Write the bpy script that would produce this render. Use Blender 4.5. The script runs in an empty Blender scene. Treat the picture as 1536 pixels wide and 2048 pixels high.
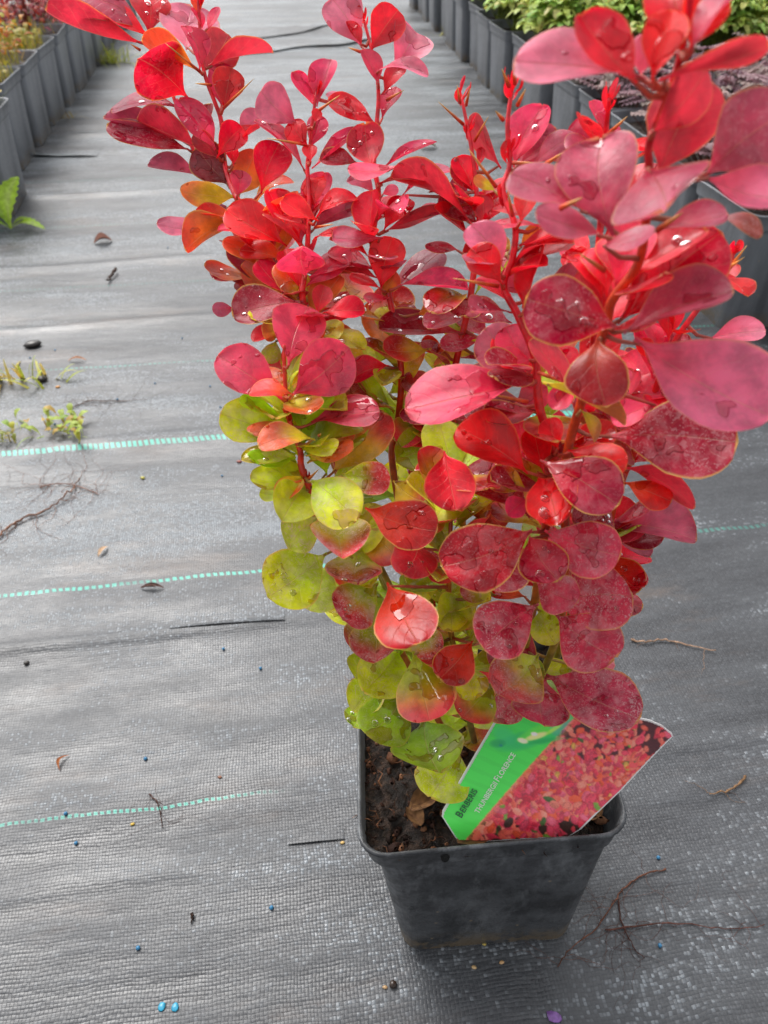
import bpy, bmesh, math, random
import numpy as np
from mathutils import Vector, Matrix, noise
R = math.radians
W = 0.12                      # outer width of the front pot, metres: the unit of the whole scene
H = 3.93 * W                  # camera height
PITCH = R(41.5)
YAW = R(7.5)                  # the path runs this much to the left of straight ahead
FPX = 1500.0

# ------------------------------------------------------------------ camera, world, sun, exposure
sc = bpy.context.scene
cam_d = bpy.data.cameras.new("camera"); cam = bpy.data.objects.new("camera", cam_d)
sc.collection.objects.link(cam); sc.camera = cam
cam.location = (0, 0, H); cam.rotation_euler = (R(90) - PITCH, 0, 0)
cam_d.sensor_fit = 'VERTICAL'; cam_d.sensor_height = 24; cam_d.sensor_width = 18
cam_d.lens = FPX / 2048 * 24
cam_d.clip_start = 0.01; cam_d.clip_end = 500
cam_d.dof.use_dof = True; cam_d.dof.focus_distance = 2.6 * W; cam_d.dof.aperture_fstop = 13
SUN_EL, SUN_AZ = R(52), R(-35)     # azimuth measured from +Y towards +X
w = bpy.data.worlds.new("World"); sc.world = w; w.use_nodes = True
nt = w.node_tree; nt.nodes.clear()
sky = nt.nodes.new('ShaderNodeTexSky'); sky.sky_type = 'NISHITA'; sky.sun_disc = False
sky.sun_elevation = SUN_EL; sky.sun_rotation = SUN_AZ; sky.dust_density = 5; sky.air_density = 1.5
hs = nt.nodes.new('ShaderNodeHueSaturation'); hs.inputs['Saturation'].default_value = 0.12
bg = nt.nodes.new('ShaderNodeBackground'); bg.inputs['Strength'].default_value = 0.15
wo = nt.nodes.new('ShaderNodeOutputWorld')
nt.links.new(sky.outputs[0], hs.inputs['Color']); nt.links.new(hs.outputs[0], bg.inputs['Color']); nt.links.new(bg.outputs[0], wo.inputs[0])
sun_d = bpy.data.lights.new("sun", 'SUN'); sun_d.energy = 1.0; sun_d.angle = R(25); sun_d.color = (1, .97, .93)
sun = bpy.data.objects.new("sun", sun_d); sc.collection.objects.link(sun)
sv = Vector((math.sin(SUN_AZ) * math.cos(SUN_EL), math.cos(SUN_AZ) * math.cos(SUN_EL), math.sin(SUN_EL)))
sun.rotation_euler = sv.to_track_quat('Z', 'Y').to_euler()
sc.view_settings.view_transform = 'Standard'; sc.view_settings.look = 'None'
sc.view_settings.exposure = 0.72; sc.view_settings.gamma = 1
sc.cycles.max_bounces = 8; sc.cycles.transparent_max_bounces = 12
sc.cycles.sample_clamp_indirect = 6

# ------------------------------------------------------------------ helpers
col = sc.collection
fv = Vector((0, math.cos(PITCH), -math.sin(PITCH))); uv_ = Vector((0, math.sin(PITCH), math.cos(PITCH)))
def ray(px, py):
    return fv + Vector((1, 0, 0)) * ((px - 768) / FPX) - uv_ * ((py - 1024) / FPX)
def at(px, py, F):
    d = ray(px, py); return Vector((0, 0, H)) + d * (F * W / d.y)
def ground_at(px, py, z=0.0):
    d = ray(px, py); return Vector((0, 0, H)) + d * ((H - z) / -d.z)
def tag(o, label=None, cat=None, group=None, kind=None):
    if label: o['label'] = label
    if cat: o['category'] = cat
    if group: o['group'] = group
    if kind: o['kind'] = kind
    return o
def empty(name, loc, rz=0):
    o = bpy.data.objects.new(name, None); col.objects.link(o); o.location = loc; o.rotation_euler = (0, 0, rz)
    o.empty_display_size = .02
    return o
def lin(c):
    return tuple((x / 12.92 if x <= .04045 else ((x + .055) / 1.055) ** 2.4) for x in c)
def hexc(h):
    return lin(tuple(int(h[i:i + 2], 16) / 255 for i in (0, 2, 4)))
def mixc(a, b, t): return tuple(a[i] * (1 - t) + b[i] * t for i in range(3))
def sstep(a, b, x):
    t = max(0, min(1, (x - a) / (b - a))); return t * t * (3 - 2 * t)

class MB:
    """collects vertices and faces with colour, fx and uv per vertex"""
    def __init__(s): s.v = []; s.f = []; s.c = []; s.x = []; s.u = []; s.m = []
    def vert(s, p, c=(1, 1, 1), x=(0, 0, 0), u=(0, 0)):
        s.v.append(tuple(p)); s.c.append(c); s.x.append(x); s.u.append(u); return len(s.v) - 1
    def face(s, idx, m=0): s.f.append(idx); s.m.append(m)
    def grid(s, rows, m=0, closed=False):
        for a, b in zip(rows[:-1], rows[1:]):
            n = len(a)
            for k in range(n if closed else n - 1):
                k2 = (k + 1) % n
                s.face((a[k], a[k2], b[k2], b[k]), m)
    def add(s, o):
        k = len(s.v); s.v += o.v; s.c += o.c; s.x += o.x; s.u += o.u; s.m += o.m
        s.f += [tuple(i + k for i in f) for f in o.f]
    def tube(s, pts, rads, cols, n=8, m=0, cap=True):
        rows = []; up = Vector((0.3, 0.2, 1)).normalized(); prev = None
        for i, p in enumerate(pts):
            d = (pts[min(i + 1, len(pts) - 1)] - pts[max(i - 1, 0)])
            d = d.normalized() if d.length > 1e-9 else Vector((0, 0, 1))
            a = prev - d * prev.dot(d) if prev is not None else d.cross(up)
            if a.length < 1e-6: a = d.cross(Vector((1, 0, 0)))
            a.normalize(); prev = a; b = d.cross(a)
            r = rads[i] if hasattr(rads, '__len__') else rads
            c = cols[i] if isinstance(cols, list) else cols
            rows.append([s.vert(p + (a * math.cos(q) + b * math.sin(q)) * r, c) for q in [2 * math.pi * k / n for k in range(n)]])
        s.grid(rows, m, True)
        if cap: s.face(tuple(reversed(rows[0])), m); s.face(tuple(rows[-1]), m)
    def build(s, name, mats, parent=None, origin=None, smooth=True):
        me = bpy.data.meshes.new(name)
        off = Vector(origin) if origin is not None else Vector((0, 0, 0))
        me.from_pydata([tuple(Vector(p) - off) for p in s.v], [], s.f)
        if not isinstance(mats, (list, tuple)): mats = [mats]
        for m in mats: me.materials.append(m)
        if len(mats) > 1: me.polygons.foreach_set('material_index', s.m)
        n = len(s.v)
        a = me.color_attributes.new('Col', 'FLOAT_COLOR', 'POINT'); a.data.foreach_set('color', np.hstack([np.array(s.c, dtype=float).reshape(n, 3), np.ones((n, 1))]).ravel())
        a = me.color_attributes.new('fx', 'FLOAT_COLOR', 'POINT'); a.data.foreach_set('color', np.hstack([np.array(s.x, dtype=float).reshape(n, 3), np.ones((n, 1))]).ravel())
        uvl = me.uv_layers.new(name='UV'); li = np.zeros(len(me.loops), dtype=int); me.loops.foreach_get('vertex_index', li)
        uvl.data.foreach_set('uv', np.array(s.u, dtype=float)[li].ravel())
        if smooth: me.polygons.foreach_set('use_smooth', [True] * len(me.polygons))
        me.update()
        o = bpy.data.objects.new(name, me); col.objects.link(o)
        if parent is not None: o.parent = parent
        elif origin is not None: o.location = off
        return o

# ---- node helpers
class NT:
    def __init__(s, name):
        s.mat = bpy.data.materials.new(name); s.mat.use_nodes = True; s.t = s.mat.node_tree
        s.bsdf = s.t.nodes['Principled BSDF']; s.out = s.t.nodes['Material Output']
    def n(s, typ, ins=None, **kw):
        nd = s.t.nodes.new(typ)
        for k, v in kw.items(): setattr(nd, k, v)
        for k, v in (ins or {}).items(): s.set(nd.inputs[k], v)
        return nd
    def set(s, sock, v):
        if isinstance(v, bpy.types.NodeSocket): s.t.links.new(v, sock)
        elif isinstance(v, bpy.types.Node): s.t.links.new(v.outputs[0], sock)
        else:
            if isinstance(v, (tuple, list)) and len(v) == 3 and sock.type == 'RGBA': v = (*v, 1)
            sock.default_value = v
    def math(s, op, a, b=0, c=0, clamp=False):
        nd = s.n('ShaderNodeMath', operation=op, use_clamp=clamp); s.set(nd.inputs[0], a); s.set(nd.inputs[1], b); s.set(nd.inputs[2], c); return nd.outputs[0]
    def mix(s, f, a, b, mode='MIX'):
        nd = s.n('ShaderNodeMix', data_type='RGBA', blend_type=mode); s.set(nd.inputs[0], f); s.set(nd.inputs[6], a); s.set(nd.inputs[7], b); return nd.outputs[2]
    def ramp(s, f, a, b, lo=0.0, hi=1.0):
        nd = s.n('ShaderNodeMapRange', interpolation_type='SMOOTHSTEP'); s.set(nd.inputs[0], f)
        for i, v in enumerate((a, b, lo, hi)): nd.inputs[i + 1].default_value = v
        return nd.outputs[0]
    def noise(s, vec, scale, detail=3, rough=.5):
        nd = s.n('ShaderNodeTexNoise'); s.set(nd.inputs['Vector'], vec); nd.inputs['Scale'].default_value = scale
        nd.inputs['Detail'].default_value = detail; nd.inputs['Roughness'].default_value = rough; return nd.outputs[0]
    def bump(s, h, dist, strength=1, normal=None):
        nd = s.n('ShaderNodeBump'); s.set(nd.inputs['Height'], h); nd.inputs['Distance'].default_value = dist; nd.inputs['Strength'].default_value = strength
        if normal is not None: s.set(nd.inputs['Normal'], normal)
        return nd.outputs[0]
    def P(s, **kw):
        for k, v in kw.items():
            s.set(s.bsdf.inputs[k.replace('_', ' ')], v)
        return s.mat
    def obj(s): return s.n('ShaderNodeTexCoord').outputs['Object']
    def attr(s, name): return s.n('ShaderNodeAttribute', attribute_name=name).outputs['Color']

# ---- leaf material
def leaf_material(name, trans=.46, rough=.40, spec=.6, detail=True):
    m = NT(name); oc = m.obj(); c = m.attr('Col'); fx = m.attr('fx')
    sp = m.n('ShaderNodeSeparateColor', {'Color': fx}); spots, wet, edge = sp.outputs[0], sp.outputs[1], sp.outputs[2]
    n1 = m.noise(oc, 130, 4, .6); n2 = m.noise(oc, 600, 3, .6)
    k = m.ramp(n1, .3, .7, .72, 1.25)
    cc = m.n('ShaderNodeVectorMath', {0: c}, operation='SCALE'); m.set(cc.inputs['Scale'], k); c = cc.outputs[0]
    bumph = m.math('MULTIPLY', n2, .25)
    ro = m.ramp(n1, .3, .7, rough - .08, rough + .1)
    if detail:
        uvn = m.n('ShaderNodeUVMap', uv_map='UV').outputs[0]
        su = m.n('ShaderNodeSeparateXYZ', {0: uvn}); s_ = m.math('ABSOLUTE', su.outputs[0]); t = su.outputs[1]
        mid = m.ramp(s_, .0, .035, 1, 0)
        ph = m.math('SUBTRACT', m.math('MULTIPLY', t, 6.5), m.math('MULTIPLY', s_, 2.0))
        ph = m.math('ADD', ph, m.math('MULTIPLY', m.noise(oc, 90, 2), 1.3))
        side = m.ramp(m.math('ABSOLUTE', m.math('SUBTRACT', m.math('FRACT', ph), .5)), 0, .05, 1, 0)
        vein = m.math('MAXIMUM', mid, m.math('MULTIPLY', side, .35))
        c = m.mix(m.math('MULTIPLY', vein, .30), c, (.75, .45, .28))
        bumph = m.math('SUBTRACT', bumph, m.math('MULTIPLY', vein, .35))
        # dried residue: round pale freckles of several sizes
        wp = m.n('ShaderNodeMix', data_type='VECTOR'); m.set(wp.inputs[0], .012); m.set(wp.inputs[4], oc)
        m.set(wp.inputs[5], m.n('ShaderNodeTexNoise', {'Vector': oc, 'Scale': 260.}).outputs['Color'])
        vc = wp.outputs[1]
        tot = None
        for scl, th, wgt in ((420, .38, .8), (900, .40, .95), (190, .34, .5)):
            v = m.n('ShaderNodeTexVoronoi', {'Vector': vc, 'Scale': float(scl)}); 
            cell = m.n('ShaderNodeSeparateColor', {'Color': v.outputs['Color']}).outputs[0]
            keep = m.math('GREATER_THAN', cell, .30)
            d = m.ramp(v.outputs['Distance'], th * .55, th, wgt, 0)
            d = m.math('MULTIPLY', d, keep)
            tot = d if tot is None else m.math('MAXIMUM', tot, d)
        patch = m.ramp(m.noise(oc, 75, 3), .34, .58, .25, 1)
        tot = m.math('MULTIPLY', m.math('MULTIPLY', tot, patch), spots)
        film = m.math('MULTIPLY', m.ramp(m.noise(oc, 150, 5, .7), .44, .68, 0, .55), spots)
        tot = m.math('MAXIMUM', tot, film)
        c = m.mix(m.math('MULTIPLY', tot, .62), c, (.86, .68, .70))
        ro = m.math('ADD', ro, m.math('MULTIPLY', tot, .25))
        # water film: irregular smooth patches with raised rims
        wn = m.noise(oc, 85, 2.5, .55)
        thr = m.math('SUBTRACT', .68, m.math('MULTIPLY', wet, .25))
        wm = m.n('ShaderNodeMapRange', interpolation_type='SMOOTHSTEP')
        m.set(wm.inputs[0], m.math('SUBTRACT', wn, thr)); wm.inputs[1].default_value = 0; wm.inputs[2].default_value = .018
        wm = m.math('MULTIPLY', wm.outputs[0], m.math('GREATER_THAN', wet, .05))
        dark = m.mix(1, c, (.78, .60, .60), 'MULTIPLY')
        c = m.mix(wm, c, dark)
        ro2 = m.n('ShaderNodeMix', data_type='FLOAT'); m.set(ro2.inputs[0], wm); m.set(ro2.inputs[2], ro); ro2.inputs[3].default_value = .04
        ro = ro2.outputs[0]
        bumph = m.math('ADD', m.math('MULTIPLY', bumph, m.math('SUBTRACT', 1, wm)), m.math('MULTIPLY', wm, m.math('ADD', .9, m.math('MULTIPLY', m.noise(oc, 160, 1), 1.6))))
        c = m.mix(edge, c, (.88, .60, .14))
    nrm = m.bump(bumph, .00045, .8)
    m.P(Base_Color=c, Roughness=ro, Normal=nrm, Specular_IOR_Level=spec)
    tl = m.n('ShaderNodeBsdfTranslucent', {'Color': m.mix(1, c, (1.0, .80, .80), 'MULTIPLY'), 'Normal': nrm})
    mx = m.n('ShaderNodeMixShader', {0: trans, 1: m.bsdf.outputs[0], 2: tl.outputs[0]})
    m.t.links.new(mx.outputs[0], m.out.inputs[0])
    return m.mat
M_LEAF = leaf_material('barberry_leaf')
M_BLEAF = leaf_material('background_leaf', .38, .5, .35, False)
def attr_material(name, rough=.5, spec=.4, bump_=.0003, scale=300):
    m = NT(name); oc = m.obj(); n1 = m.noise(oc, scale, 4)
    cc = m.n('ShaderNodeVectorMath', {0: m.attr('Col')}, operation='SCALE'); m.set(cc.inputs['Scale'], m.ramp(n1, .3, .7, .7, 1.3))
    return m.P(Base_Color=cc.outputs[0], Roughness=rough, Specular_IOR_Level=spec, Normal=m.bump(n1, bump_))
M_STEM = attr_material('stem_bark', .35, .5)
M_MATTE = attr_material('dry_debris', .8, .2)
m = NT('water_drop'); m.P(Base_Color=(1, 1, 1), Roughness=.0, IOR=1.33, Transmission_Weight=1.0); M_WATER = m.mat

def pot_material(name, base=.045, dirt=1.0):
    m = NT(name); oc = m.obj()
    a = m.noise(oc, 28, 5, .65); b = m.noise(oc, 260, 4, .6)
    if 'grey' in name:
        mp_ = m.n('ShaderNodeMapping', {0: oc}); mp_.inputs['Scale'].default_value = (1, 1, .2); a = m.ramp(m.noise(mp_.outputs[0], 16, 4, .6), .2, .8, .38, .62)
    st = m.n('ShaderNodeMapping', {0: oc}); st.inputs['Scale'].default_value = (1, 1, .35)
    sm = m.ramp(m.noise(st.outputs[0], 70, 6, .75), .46, .72, 0, .65 * dirt)
    c = m.mix(m.ramp(a, .38, .62), (base * .6, base * .64, base * .72), (base * 1.9, base * 2.0, base * 2.2))
    c = m.mix(sm, c, (.20, .21, .225))
    v = m.n('ShaderNodeTexVoronoi', {'Vector': oc, 'Scale': 110.})
    sep = m.n('ShaderNodeSeparateColor', {'Color': v.outputs['Color']}).outputs[0]
    fl = m.math('MULTIPLY', m.ramp(v.outputs['Distance'], .07, .13, 1, 0), m.math('GREATER_THAN', sep, .72))
    c = m.mix(m.math('MULTIPLY', fl, .7 * dirt), c, (.36, .27, .17))
    z = m.n('ShaderNodeSeparateXYZ', {0: oc}).outputs[2]
    low = m.math('MULTIPLY', m.ramp(z, .0, .03, 1, 0), m.ramp(m.noise(oc, 70, 5, .7), .40, .56, 0, 1))
    c = m.mix(m.math('MULTIPLY', low, .9), c, (.20, .145, .085))
    return m.P(Base_Color=c, Roughness=m.ramp(b, .3, .7, .36, .55), Specular_IOR_Level=.5, Normal=m.bump(m.math('ADD', a, m.math('MULTIPLY', b, .15)), .0008))
M_POT = pot_material('black_pot_plastic')
M_POTB = pot_material('grey_pot_plastic', .14, .8)
m = NT('potting_soil'); oc = m.obj(); a = m.noise(oc, 170, 6, .7); b = m.noise(oc, 60, 3)
M_SOIL = m.P(Base_Color=m.mix(m.ramp(a, .4, .7), (.014, .009, .007), (.085, .048, .032)), Roughness=m.ramp(b, .4, .6, .35, .9), Normal=m.bump(a, .007))

# ------------------------------------------------------------------ the ground: woven fabric
def ground_h(x, y):
    """x across the path, y along it (metres, local)"""
    h = .0030 * noise.noise(Vector((x * 2.0, y * 9, 1.3))) + .0012 * noise.noise(Vector((x * 5, y * 26, 7.1)))
    for (y0, sl, wd, amp, xa, xb) in FOLDS:
        xx = sstep(xa - .1, xa + .1, x) * (1 - sstep(xb - .1, xb + .1, x))
        d = (y - y0 - sl * x - .01 * noise.noise(Vector((x * 4, y0, 0)))) / wd
        if abs(d) < 4: h += amp * xx * (math.exp(-d * d) if d < 0 else math.exp(-d * d * 5))
    d = math.hypot(x - POT_LOC[0], y - POT_LOC[1])
    return h * sstep(.06, .16, d)
cy, sy = math.cos(YAW), math.sin(YAW)
def to_local(p): return (p[0] * cy + p[1] * sy, -p[0] * sy + p[1] * cy)
POT_C = Vector((.36 * W, 1.72 * W, 0)); POT_LOC = to_local(POT_C)
def loc_y(px, py): return to_local(ground_at(px, py))[1]
FOLDS = []
for (px, py, amp, wd, xa, xb) in ((700, 88, .014, .05, -2, 2), (600, 62, .014, .05, -1, 2), (120, 312, .014, .016, -1.2, -.55), (650, 250, .004, .012, -1, 1),
                                  (400, 1250, .0022, .004, -.3, -.04), (330, 1262, .0015, .004, -.5, .1), (230, 385, .003, .012, -1.5, 1), (250, 520, .003, .014, -1.5, 1),
                                  (250, 640, .0025, .012, -1, 1), (200, 880, .002, .02, -1, 1), (600, 1690, .0014, .004, -.2, .4), (1350, 1500, .0018, .006, 0, .6), (1300, 1870, .0012, .004, 0, .6)):
    FOLDS.append((loc_y(px, py), .02, wd, amp, xa, xb))
ys = list(np.arange(-.25, 1.6, .005)) + list(np.arange(1.6, 5.2, .012)) + [6, 8, 12, 20, 40, 80]
xs = [-60, -20, -8, -4, -2.5] + list(np.arange(-1.8, 1.81, .06)) + [2.5, 4, 8, 20, 60]
g = MB(); rows = []
for y in ys:
    rows.append([g.vert((x, y, ground_h(x, y) if abs(x) < 2.4 and y < 5.1 else 0)) for x in xs])
g.grid(rows)
m = NT('woven_ground_fabric'); oc = m.obj(); sx = m.n('ShaderNodeSeparateXYZ', {0: oc}); X, Y = sx.outputs[0], sx.outputs[1]
wob = m.math('MULTIPLY', m.math('SUBTRACT', m.noise(oc, 14, 4, .6), .5), .010)
Yw = m.math('ADD', Y, wob); Xw = m.math('ADD', X, wob)
PX, PY = .0021, .0021
fx_ = m.math('DIVIDE', Xw, PX); fy_ = m.math('DIVIDE', Yw, PY)
hx = m.math('ABSOLUTE', m.math('SINE', m.math('MULTIPLY', fx_, math.pi)))
hy = m.math('ABSOLUTE', m.math('SINE', m.math('MULTIPLY', fy_, math.pi)))
par = m.math('MODULO', m.math('ABSOLUTE', m.math('ADD', m.math('FLOOR', fx_), m.math('FLOOR', fy_))), 2)
weave = m.n('ShaderNodeMix', data_type='FLOAT'); m.set(weave.inputs[0], par)
m.set(weave.inputs[2], m.math('MULTIPLY', m.math('POWER', hx, .35), m.math('ADD', .7, m.math('MULTIPLY', hy, .3))))
m.set(weave.inputs[3], m.math('MULTIPLY', m.math('POWER', hy, .5), m.math('ADD', .5, m.math('MULTIPLY', hx, .3))))
hw = weave.outputs[0]
# dry, chalky and wet areas with painted sheen, drawn out along the cross threads
mp = m.n('ShaderNodeMapping', {0: oc}); mp.inputs['Scale'].default_value = (.28, 1, 1); sv_ = mp.outputs[0]
mp2 = m.n('ShaderNodeMapping', {0: oc}); mp2.inputs['Scale'].default_value = (.10, 1, 1)
big = m.noise(sv_, 9, 6, .62); mid = m.noise(sv_, 30, 5, .65); stre = m.noise(mp2.outputs[0], 75, 4, .6)
fine = m.noise(oc, 520, 2, .5); cellv = m.n('ShaderNodeTexWhiteNoise', noise_dimensions='2D')
cv = m.n('ShaderNodeCombineXYZ', {0: m.math('FLOOR', fx_), 1: m.math('FLOOR', fy_)}); m.set(cellv.inputs[0], cv.outputs[0]); cell = cellv.outputs[0]
k = m.math('ADD', m.math('MULTIPLY', big, .55), m.math('ADD', m.math('MULTIPLY', mid, .33), m.math('MULTIPLY', stre, .22)))
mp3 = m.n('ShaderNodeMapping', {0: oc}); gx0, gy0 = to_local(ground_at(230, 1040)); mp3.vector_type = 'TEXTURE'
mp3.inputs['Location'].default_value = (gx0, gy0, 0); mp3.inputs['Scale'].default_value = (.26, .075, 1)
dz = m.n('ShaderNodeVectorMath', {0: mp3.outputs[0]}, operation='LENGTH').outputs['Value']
k = m.math('ADD', k, m.ramp(dz, .4, 1.3, .12, 0))  # wet sheen of the left middle patch, painted into the colour
k = m.math('ADD', k, m.ramp(Y, .40, 2.0, -.022, .05))  # grazing sky reflection painted in: paler far off, darker near
k = m.math('ADD', k, m.math('MULTIPLY', m.math('SUBTRACT', m.noise(sv_, 5.5, 3), .5), .30))
# cells turn pale, chalky residue and painted glints, where the field beats their threshold
chalk_sheen = m.ramp(m.math('ADD', k, m.math('MULTIPLY', m.math('SUBTRACT', m.math('POWER', cell, 1.4), .42), .15)), .565, .70, 0, 1)
chalk_sheen = m.math('MULTIPLY', chalk_sheen, m.ramp(hw, .25, .9, .35, 1))
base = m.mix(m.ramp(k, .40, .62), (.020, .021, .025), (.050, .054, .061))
base = m.mix(m.math('MULTIPLY', m.math('MULTIPLY', m.math('POWER', cell, 2), .5), m.ramp(hw, .3, .8)), base, (.08, .085, .095))
base = m.mix(m.math('MULTIPLY', m.ramp(hw, .45, .1, 0, .34), m.ramp(m.noise(oc, 12, 3), .38, .6, .3, 1)), base, (.02, .02, .022))
cfin = m.mix(m.math('MULTIPLY', chalk_sheen, .60), base, (.33, .365, .40))
brown = m.math('MULTIPLY', m.ramp(m.noise(sv_, 14, 5, .7), .52, .72, 0, .6), m.ramp(fine, .3, .7, .5, 1))
cfin = m.mix(brown, cfin, (.11, .075, .055))
# green marker threads
gm = None
for (px, py, hwid, per, duty, st) in ((240, 893, .0042, .0058, .62, 1), (260, 1168, .0020, .0056, .6, .9), (250, 1620, .0011, .0042, .6, .75), (250, 730, .0013, .0058, .55, .55),
                                      (150, 575, .0012, .006, .5, .35), (230, 448, .0016, .006, .5, .4), (300, 357, .0016, .006, .5, .3)):
    y0 = loc_y(px, py)
    d = m.math('ABSOLUTE', m.math('SUBTRACT', Yw, y0))
    inside = m.math('LESS_THAN', d, hwid)
    sk = m.math('ADD', m.math('DIVIDE', Xw, per), m.math('MULTIPLY', m.math('DIVIDE', Y, per), .25))
    dash = m.math('LESS_THAN', m.math('FRACT', sk), duty)
    wear = m.ramp(m.noise(oc, 11, 3), .35, .5, .25 if hwid < .003 else .8, 1)
    v = m.math('MULTIPLY', m.math('MULTIPLY', inside, dash), m.math('MULTIPLY', wear, st))
    if hwid < .003 and st > .7:      # these two threads are buried under dirt further right
        xe = to_local(ground_at(500 if py > 1500 else 700, py - 30))[0]; v = m.math('MULTIPLY', v, m.ramp(X, xe - .03, xe + .03, 1, .0 if py > 1500 else .35))
    gm = v if gm is None else m.math('MAXIMUM', gm, v)
cfin = m.mix(gm, cfin, (.045, .40, .31))
rough = m.math('SUBTRACT', m.ramp(mid, .3, .7, .34, .55), m.math('MULTIPLY', chalk_sheen, .08))
M_GROUND = m.P(Base_Color=cfin, Roughness=rough, Specular_IOR_Level=.7, Normal=m.bump(m.math('MULTIPLY', m.math('ADD', hw, m.math('MULTIPLY', fine, .3)), m.math('ADD', .45, m.math('MULTIPLY', chalk_sheen, .9))), .00045, .8, m.bump(m.math('ADD', mid, m.math('MULTIPLY', stre, .2)), .0030, .6)))
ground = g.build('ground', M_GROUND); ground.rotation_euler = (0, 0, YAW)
tag(ground, 'grey woven weed control fabric with green marker threads and damp patches', kind='structure')
def gz(p):
    x, y = to_local(p); return ground_h(x, y)

# lapped edges and creases standing a little off the fabric
def lap(px0, py0, px1, py1, depth, gap, name='fabric_crease', seed=0):
    a, b = to_local(ground_at(px0, py0)), to_local(ground_at(px1, py1)); n = 40; mb = MB(); rows = []
    for j in range(7):
        q = j / 6; rw = []
        for i in range(n + 1):
            t = i / n; x = a[0] + (b[0] - a[0]) * t; y = a[1] + (b[1] - a[1]) * t
            y += .02 * depth * 8 * noise.noise(Vector((x * 6, seed, 0))) + q * depth
            g_ = gap * math.sin(math.pi * min(1, t * 1.0)) ** .5 * (.6 + .8 * abs(noise.noise(Vector((x * 9, seed, 5))))) if 0 < i < n else 0
            rw.append(mb.vert((x, y, ground_h(x, y) + .0008 + g_ * (1 - q) ** 1.5 * (1 if j else 1))))
        rows.append(rw)
    mb.grid(rows); o = mb.build(name, M_GROUND); o.rotation_euler = (0, 0, YAW); tag(o, kind='structure')
lap(470, 112, 900, 74, .20, .007, seed=1); lap(380, 92, 690, 58, .20, .005, seed=2); lap(30, 316, 195, 312, .08, .004, seed=3)
lap(340, 1262, 570, 1244, .012, .0011, seed=4); lap(575, 1690, 690, 1679, .008, .0009, seed=6)

# ------------------------------------------------------------------ pots
def rsq(hw_, r, z, n=7, skew=0.0, bow=0.0):
    pts = []
    for cx, cyy, a0 in ((1, 1, 0), (-1, 1, 90), (-1, -1, 180), (1, -1, 270)):
        for k in range(n):
            a = R(a0 + 90 * k / (n - 1)); pts.append([cx * (hw_ - r) + r * math.cos(a), cyy * (hw_ - r) + r * math.sin(a), z])
    out = []
    for i in range(len(pts)):
        p, q = pts[i], pts[(i + 1) % len(pts)]
        out.append(p)
        if (i + 1) % n == 0:
            for f in (.2, .4, .6, .8):
                out.append([p[0] * (1 - f) + q[0] * f, p[1] * (1 - f) + q[1] * f, z])
    for p in out:
        rr = bow * hw_
        p[0] += skew * p[1]
        if abs(p[1]) > hw_ * .9: p[1] -= math.copysign(rr * (1 - (p[0] / hw_) ** 2), p[1])
        if abs(p[0]) > hw_ * .9: p[0] -= math.copysign(rr * (1 - (p[1] / hw_) ** 2), p[0])
    return out
def make_pot(w_, h_, hole=False, skew=0.0, ribs=False):
    prof = [(.408, .0, .09), (.414, .004, .10), (.458, .84, .09), (.462, .865, .09), (.478, .872, .10), (.4815, .884, .10), (.490, .978, .10), (.500, .985, .105),
            (.5015, .993, .105), (.498, 1.0, .105), (.490, 1.0, .10), (.484, .99, .10), (.474, .88, .09), (.440, .85, .08), (.400, .02, .08)]
    b = MB(); rows = []
    for hw_, zz, r in prof:
        rows.append([b.vert(p) for p in rsq(hw_ * w_, r * w_, zz * h_, skew=skew, bow=.012)])
    b.grid(rows, 0, True); b.face(tuple(reversed(rows[0]))); b.face(tuple(rows[-1]))
    return b
def soil_mesh(hw_, z, amp, n=70, seed=0, r=.09):
    b = MB(); rows = []
    for j in range(n):
        rw = []
        for i in range(n):
            x = -1 + 2 * i / (n - 1); y = -1 + 2 * j / (n - 1)
            k = max(abs(x), abs(y)); q = math.hypot(x, y)
            f = 1 if q < 1e-6 else (k / q) * .22 + .78   # slightly rounded corners
            X_, Y_ = x * hw_ * min(1, f * 1.02), y * hw_ * min(1, f * 1.02)
            hh = amp * (noise.noise(Vector((X_ * 60, Y_ * 60, seed))) + .7 * noise.noise(Vector((X_ * 170, Y_ * 170, seed + 3))) + .4 * abs(noise.noise(Vector((X_ * 420, Y_ * 420, seed)))))
            rw.append(b.vert((X_, Y_, z + hh)))
        rows.append(rw)
    b.grid(rows)
    return b

PH = 1.235 * W
root = empty('potted_shrub', POT_C, R(4.0))
tag(root, 'barberry shrub with red and lime green leaves in a square black plastic pot', 'potted shrub')
root.matrix_world = Matrix.Translation(POT_C) @ Matrix.Rotation(R(4.0), 4, 'Z')
RINV = (Matrix.Translation(POT_C) @ Matrix.Rotation(R(4.0), 4, 'Z')).inverted()
def local(b):      # moves a mesh given in world coordinates into the shrub's space
    b.v = [tuple(RINV @ Vector(p)) for p in b.v]; return b
pot = make_pot(W, PH, skew=.025)
def flex(p):      # the thin pot has sagged: its rim is a little higher on the right and its foot set to the right
    x, y, z = p; t = z / PH
    return (x + .085 * W * (1 - t) + .022 * W + .012 * W * (t < .87), y + .0 * W, z + (.045 * x + .010 * W) * t ** 2)
pot.v = [flex(p) for p in pot.v]
pot.build('pot', M_POT, root)
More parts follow.
